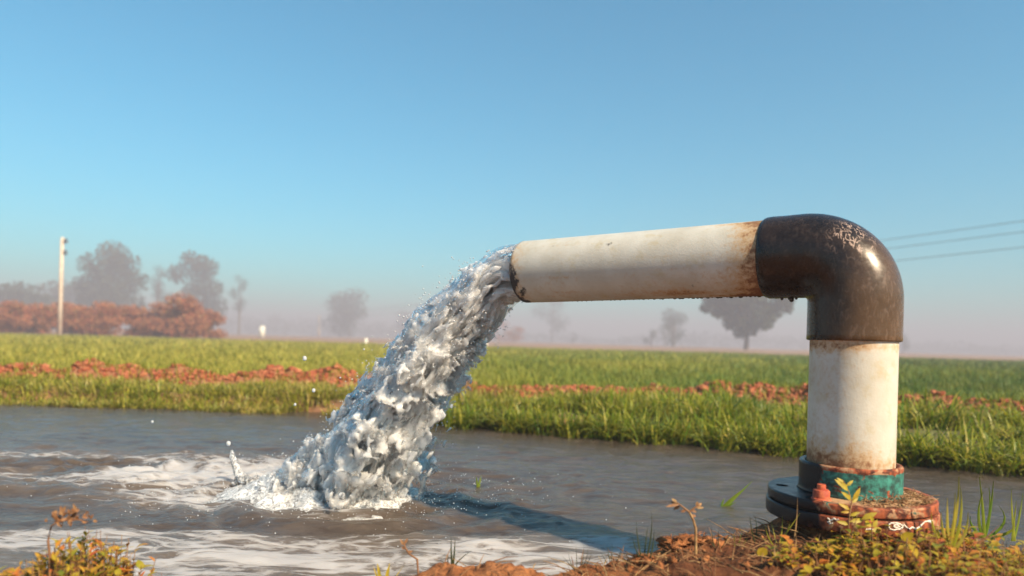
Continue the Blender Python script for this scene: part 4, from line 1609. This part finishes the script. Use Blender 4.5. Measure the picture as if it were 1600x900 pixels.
# plants standing in the water on the right
tuft((1482, 856), [(1492, 770, .004), (1500, 760, .01), (1470, 800, -.004), (1512, 800, .010), (1464, 824, -.002), (1498, 745, .006), (1455, 800, -.01), (1480, 778, 0)], .0075, M['blade'], 'reddish-green stalk clump rising right of the flange at the bank', a=.75)
tuft((1540, 835), [(1536, 768, -.012), (1516, 806, -.014), (1545, 762, .008), (1578, 812, .035), (1530, 745, .002), (1552, 752, .004), (1522, 822, -.03), (1560, 790, .03)], .009, M['blade'], 'bent green blades standing in the water right of the flange', Yd=1.75, a=.35)
tuft((1584, 838), [(1588, 782, .0), (1592, 790, .006), (1580, 764, -.002), (1598, 770, .003)], .006, M['blade'], 'rightmost small clump of green blades in the water', Yd=1.72, a=.45)
tuft((1565, 884), [(1560, 858, -.002), (1572, 846, .004)], .004, M['darkstem'], 'dark blade pair low on the bank at the right edge', a=.6)
tuft((1128, 792), [(1132, 778, -.004), (1162, 764, -.006), (1175, 752, .0), (1150, 784, .0)], .010, M['blade'], 'small green floating sprig on the water left of the flange', Yd=None if False else float(ground_at(1128, 792, 0).y), a=.2)
tuft((748, 760), [(744, 744), (752, 742)], .009, M['blade'], 'lone green shoot in the water right of the jet', Yd=float(ground_at(748, 760, 0).y), a=.35)

# left corner weeds
mb, mbs = MB(), MB()
for i in range(950):
    px = rng.uniform(-40, 225)
    x_ = at(px, 880, 1.15).x
    yy = rng.uniform(1.0, 1.26)
    z = mh(x_, yy)
    top = .068 * math.exp(-((px - 105) / 75) ** 2) + .040
    hh_ = top * rng.uniform(.3, 1.15)
    tip = Vector((x_ + rng.normal(0, .008), yy + rng.normal(0, .008), z + hh_))
    mbs.tube([(x_, yy, z - .004), tip], [.0012, .0005], 4, a=rng.uniform(.1, .9))
    cc_ = rng.choice([rng.uniform(.2, .45), rng.uniform(.45, .7), rng.uniform(.65, .95)])
    for q in range(4):
        a = rng.uniform(0, 2 * PI)
        p = Vector((x_, yy, z)).lerp(tip, rng.uniform(.3, 1))
        ln = rng.uniform(.009, .024)
        mb.leaf(p, (math.cos(a), math.sin(a), rng.uniform(.2, 1.4)), ln, ln * rng.uniform(.25, .6), a=float(np.clip(cc_ + rng.normal(0, .08), 0, 1)))
link('corner_weeds', mb.mesh('corner_weeds'), M['weed'], label='orange and yellow-green weed leaves in the bottom left corner', category='weeds', kind='stuff')
link('corner_weed_stems', mbs.mesh('corner_weed_stems'), M['dry'], label='brown stems among the weeds in the bottom left corner', category='weeds', kind='stuff')
# dried flower head standing above the corner weeds
bb = at(80, 895, 1.12)
bb = Vector((bb.x, 1.12, mh(bb.x, 1.12)))
root = thing('dried_flower', bb, 'tall dried reddish-brown flower head above the weeds in the left corner', 'plant')
P = lambda px, py, dy_=0.0: at(px, py, bb.y + dy_) - bb
m_ = MB()
m_.tube([Vector((0, 0, -.01)), P(78, 870), P(75, 845), P(80, 822), P(95, 812)], [.0022, .002, .0018, .0015, .001], 6, a=.4)
for (qx, qy) in ((128, 812), (110, 800), (85, 803), (138, 815), (118, 812), (97, 798)):
    m_.tube([P(92, 814), P((92 + qx) / 2, (813 + qy) / 2 - 3), P(qx, qy)], [.0014, .0011, .0007], 5, a=.4)
link('stem', m_.mesh('stem'), M['dry'], root)
for i in range(60):
    m_ = MB()
    px, py = rng.normal(104, 17), rng.normal(806, 6)
    p = P(px, py, rng.uniform(-.012, .012))
    a = rng.uniform(0, 2 * PI)
    m_.leaf(p, (math.cos(a), rng.uniform(-.5, .5), math.sin(a)), rng.uniform(.006, .012), .005, n=(0, -1, .3), a=rng.uniform(.15, .75))
    link('petal', m_.mesh('petal'), M['dry'], root)

# ------------------------------------------------------------------ distant trees, scrub, poles
def card_cloud(centers, radii, n, size, a_lo=0.0, a_hi=1.0):
    """small bent leaf-clump quads spread through a set of ellipsoids"""
    vols = np.array([r_[0] * r_[1] * r_[2] for r_ in radii])
    idx_ = rng.choice(len(centers), n, p=vols ** .8 / (vols ** .8).sum())
    c_, r_ = np.array(centers)[idx_], np.array(radii)[idx_]
    dv = rng.normal(0, 1, (n, 3))
    dv /= np.linalg.norm(dv, axis=1)[:, None]
    p = c_ + dv * r_ * (rng.random((n, 1)) ** 0.45)
    t1 = rng.normal(0, 1, (n, 3))
    t1 /= np.linalg.norm(t1, axis=1)[:, None]
    t2 = np.cross(t1, rng.normal(0, 1, (n, 3)))
    t2 /= np.linalg.norm(t2, axis=1)[:, None]
    sz = size * rng.uniform(.5, 1.3, (n, 1))
    v_ = np.stack([p - t1 * sz, p + t2 * sz * .6, p + t1 * sz, p - t2 * sz * .6], 1)
    f_ = np.arange(n * 4).reshape(-1, 4)
    cl = np.repeat(np.clip(a_lo + (a_hi - a_lo) * rng.random(n), 0, 1), 4)
    return v_.reshape(-1, 3), f_, cl


def tree(px, base_py, top_py, wpx, Yd, label, clumps=9, leaves=2600, group=None, lowest=0.3, mat_=None, name='tree', trunk_r=0.25, seed=1, category='tree', shape=None):
    r_ = np.random.default_rng(seed)
    b = at(px, HOR, Yd)
    gz_ = gh(b.x, Yd)
    b = Vector((b.x, Yd, gz_))
    top = at(px, top_py, Yd).z - gz_
    wd = wpx / F * Yd
    root = thing(name, b, label, category, group)
    m_ = MB()
    m_.tube([(0, 0, -.3), (r_.uniform(-.1, .1), 0, top * .25), (r_.uniform(-.3, .3), 0, top * .55), (r_.uniform(-.4, .4), 0, top * .85)], [trunk_r * 1.3, trunk_r, trunk_r * .6, trunk_r * .15], 8)
    cs, rs2 = [], []
    for i in range(clumps):
        if shape:
            u_, zf, s_ = shape[i % len(shape)]
        else:
            zf = lowest + (0.93 - lowest) * (i + .5) / clumps
            ww = math.sin(PI * min(1, max(0.12, (zf - lowest + .12) / (1.08 - lowest)))) ** .7
            u_ = r_.uniform(-.75, .75) * ww
            s_ = r_.uniform(.22, .34)
        c_ = (u_ * wd * .5, r_.uniform(-.4, .4) * wd * .5, zf * top)
        cs.append(c_)
        q = s_ * wd
        rs2.append((q, q, min(q * .9, top * .22)))
        m_.tube([(0, 0, top * max(.15, zf * .5)), (c_[0] * .5, c_[1] * .5, top * zf * .78), c_], [trunk_r * .45, trunk_r * .3, trunk_r * .08], 5)
    link('trunk', m_.mesh('trunk'), M['bark'], root)
    v_, f_, cl = card_cloud(cs, rs2, int(leaves * 1.5), wd * 0.027)
    v_[:, 2] = np.maximum(v_[:, 2], 0.05)
    link('crown', np_mesh('crown', v_, f_, {'col': cl}, False), mat_ or M['treeleaf'], root)
    return root


tree(172, 515, 379, 100, 135, 'big round-crowned hazy tree right of the near utility pole', 13, 5200, seed=3, lowest=.22, shape=[(0, .86, .26), (-.35, .72, .26), (.4, .76, .25), (.72, .55, .2), (-.7, .5, .2), (0, .6, .32), (.3, .42, .3), (-.4, .4, .3), (.65, .3, .25), (-.1, .3, .3), (-.75, .3, .2), (.9, .62, .1), (-.55, .62, .2)])
tree(245, 515, 408, 34, 150, 'slim hazy tree at the left end of the two-part tree group', 8, 1300, seed=4, lowest=.3)
tree(303, 515, 393, 92, 150, 'wide hazy tree with open gaps in its crown, behind the rusty scrub', 12, 3300, seed=5, shape=[(-.1, .88, .2), (.45, .8, .24), (.2, .72, .22), (-.6, .72, .2), (.75, .55, .2), (.3, .5, .26), (-.3, .5, .2), (.6, .35, .24), (-.75, .42, .13), (0, .3, .22), (-.45, .25, .18), (.35, .25, .25)])
tree(373, 518, 424, 30, 160, 'narrow leaning hazy tree standing apart right of the wide one', 7, 1100, seed=6, lowest=.4)
tree(545, 522, 456, 74, 215, 'pale distant round tree left of the water jet', 9, 2200, seed=7, lowest=.15)
tree(640, 526, 488, 60, 300, 'very faint low tree just behind the water jet', 7, 1200, seed=8, lowest=.1)
tree(862, 536, 440, 52, 250, 'very faint tall tree below the pipe mouth', 8, 1500, seed=9, lowest=.2)
tree(895, 540, 518, 18, 200, 'tiny faint bush-like tree right of the faint tall tree', 4, 400, seed=10, lowest=.1, trunk_r=.15)
tree(1018, 546, 515, 26, 165, 'smallest of the hazy trees below the pipe', 5, 700, seed=11, lowest=.2, trunk_r=.18)
tree(1052, 548, 486, 46, 150, 'medium upright hazy tree below the pipe', 8, 1500, seed=12, lowest=.15)
tree(1166, 556, 446, 132, 92, 'dark broad tree with fan-shaped crown and bare trunk below the elbow', 14, 4400, seed=13, trunk_r=.28, shape=[(0, .85, .18), (-.4, .85, .15), (.42, .88, .15), (-.78, .76, .13), (.74, .78, .12), (0, .66, .2), (-.5, .64, .14), (.48, .63, .15), (-.22, .47, .15), (.25, .46, .14), (.9, .66, .08), (-.92, .64, .07), (.02, .36, .13), (-.12, .27, .09), (.14, .25, .08), (.66, .54, .07), (-.7, .56, .07), (-.42, .40, .06), (.44, .38, .06), (0, .5, .17)])
tree(1412, 560, 520, 22, 170, 'small hazy tree peeking out right of the riser pipe', 5, 700, seed=14, lowest=.2, trunk_r=.15)

# low scrub and bushes
SH = [(15, 474, 90), (62, 478, 84), (112, 476, 84), (160, 474, 80), (205, 480, 84), (248, 476, 80), (290, 464, 96), (328, 486, 60), (-30, 474, 90)]
SL = ['at the left edge', 'just left of the near utility pole', 'just right of the near utility pole', 'under the big round tree', 'right of the big round tree', 'left of the tallest scrub bush', 'tallest and roundest of them all', 'at the right end of the scrub row', 'cut by the left picture edge']
for i, ((px, tp, wd), s_) in enumerate(zip(SH, SL)):
    tree(px, 520, tp, wd, 47 + 1.5 * (i % 3), 'rusty red scrub bush, ' + s_, 9, 3000, seed=30 + i, lowest=.02, mat_=M['scrub'], name='scrub_bush', trunk_r=.06, category='bush', group='rusty scrub bushes behind the field')
tree(772, 540, 497, 44, 150, 'reddish hazy bush right of the jet', 6, 900, seed=50, lowest=.1, mat_=M['scrub'], name='hazy_bush', trunk_r=.08, category='bush')
tree(803, 542, 510, 34, 140, 'dull brown hazy bush under the pipe mouth', 6, 900, seed=51, lowest=.1, mat_=M['scrub'], name='hazy_bush', trunk_r=.08, category='bush')
tree(20, 520, 448, 120, 130, 'low olive tree mass at the far left behind the pole', 10, 2600, seed=52, lowest=.1, trunk_r=.2)
tree(105, 520, 446, 110, 170, 'low grey tree joined to the left side of the big round tree', 10, 2200, seed=53, lowest=.1, trunk_r=.2)

# far woods: uncountable hazy belt
cs, rs2 = [], []
for px in np.arange(-60, 1700, 9.0):
    Yd = 330 + 60 * rng.random()
    prof_ = np.interp(px, [-60, 100, 330, 380, 450, 600, 700, 850, 950, 1060, 1260, 1600, 1700], [40, 40, 36, 34, 30, 26, 30, 16, 12, 26, 24, 16, 16])
    hm = max(1.5, prof_ * rng.uniform(.7, 1.15) / F * Yd)
    p = at(px, HOR, Yd)
    cs.append((p.x, Yd, hm * .45))
    rs2.append((4.5, 4.5, hm * .55))
v_, f_, cl = card_cloud(cs, rs2, 16000, .75)
v_[:, 2] = np.maximum(v_[:, 2], 0.1)
link('far_woods', np_mesh('far_woods', v_, f_, {'col': cl}, False), M['treeleaf'], label='faint belt of woods dissolving in the mist along the horizon', category='woods', kind='stuff')


def pole(px, top_py, Yd, wid, label, arms=True):
    b = at(px, HOR, Yd)
    b = Vector((b.x, Yd, gh(b.x, Yd)))
    top = at(px, top_py, Yd).z - b.z
    root = thing('utility_pole', b, label, 'utility pole')
    m_ = MB()
    m_.box((0, 0, top / 2 - .3), (wid / 2, wid / 2 * .7, top / 2 + .3), taper=.72)
    link('post', m_.mesh('post', False), M['pole'], root)
    if arms:
        for zz in (top - .3, top - 1.0):
            m_ = MB()
            m_.tube([(0, 0, zz), (wid * .9, 0, zz)], .04, 6)
            m_.tube([(wid * .9, 0, zz - .05), (wid * .9, 0, zz + .12), (wid * .9, 0, zz + .24)], [.09, .13, .06], 8)
            link('insulator', m_.mesh('insulator'), M['insul'], root)
    return b, top


pole(93, 371, 43, .23, 'pale concrete utility pole with two insulators before the rusty scrub')
pb, pt = pole(498, 493, 215, .9, 'faint distant utility pole left of the pale round tree', False)
ends = [((498, 493), (1600, 343)), ((498, 495), (1600, 360)), ((498, 500), (1600, 384))]
nb = Vector((46.0, 24.0, 0))
nb.z = gh(nb.x, nb.y)
tops = []
for j, (a0, a1) in enumerate(ends):
    pA = at(*a0, 215)
    pB = at(*a1, 42)
    dirw = (pB - pA)
    pC = pA + dirw * 1.10
    tops.append(pC)
    m_ = MB()
    pts = [pA.lerp(pC, q / 40) - Vector((0, 0, 0.25 * 4 * (q / 40) * (1 - q / 40))) for q in range(41)]
    m_.tube([p - pC for p in pts], .022, 5)
    link('overhead_wire', m_.mesh('overhead_wire'), M['wire'], None, pC, label='thin overhead wire crossing the hazy sky right of the elbow, ' + ('highest of the three', 'middle of the three', 'lowest of the three')[j], category='wire', group='overhead wires')
root = thing('utility_pole', Vector((tops[0].x, tops[0].y, gh(tops[0].x, tops[0].y))), 'nearest utility pole beyond the right edge carrying the wires', 'utility pole')
m_ = MB()
zt = max(p.z for p in tops) + .3
m_.box((0, .3, zt / 2), (.2, .15, zt / 2), taper=.75)
link('post', m_.mesh('post', False), M['pole'], root)

for (px, tp, hpx, wpx, Yd, lb) in ((410, 510, 15, 8, 85, 'white marker post at the far field edge left of the jet'), (759, 536, 6, 6, 38, 'small white marker stone at the field edge right of the jet'), (572, 530, 5, 5, 38, 'tiny white marker stone at the field edge left of the jet')):
    b = at(px, tp, Yd)
    hm = hpx / F * Yd
    g_ = gh(b.x, Yd)
    m_ = MB()
    hm = max(hm, b.z - g_)
    m_.box((0, 0, hm / 2 - .05), (wpx / F * Yd / 2, wpx / F * Yd / 2, hm / 2 + .05), taper=.85)
    m_.box((0, 0, hm + .02), (wpx / F * Yd / 2 * .6, wpx / F * Yd / 2 * .6, .03))
    link('marker_stone', m_.mesh('marker_stone', False), M['white'], None, Vector((b.x, Yd, g_)), label=lb, category='marker stone')

# ------------------------------------------------------------------ haze
hz = MB()
hz.box((0, 0, 8.6), (760, 760, 9.8))
k = NT('ground_mist')
k.n.remove(k.b)
pv = k.node('ShaderNodeVolumePrincipled')
pv.inputs['Color'].default_value = (0.745, 0.685, 0.765, 1)
pv.inputs['Density'].default_value = 0.0062
pv.inputs['Anisotropy'].default_value = 0.0
k.l.new(pv.outputs[0], k.out.inputs['Volume'])
link('haze', hz.mesh('haze', False), k.m, kind='stuff')
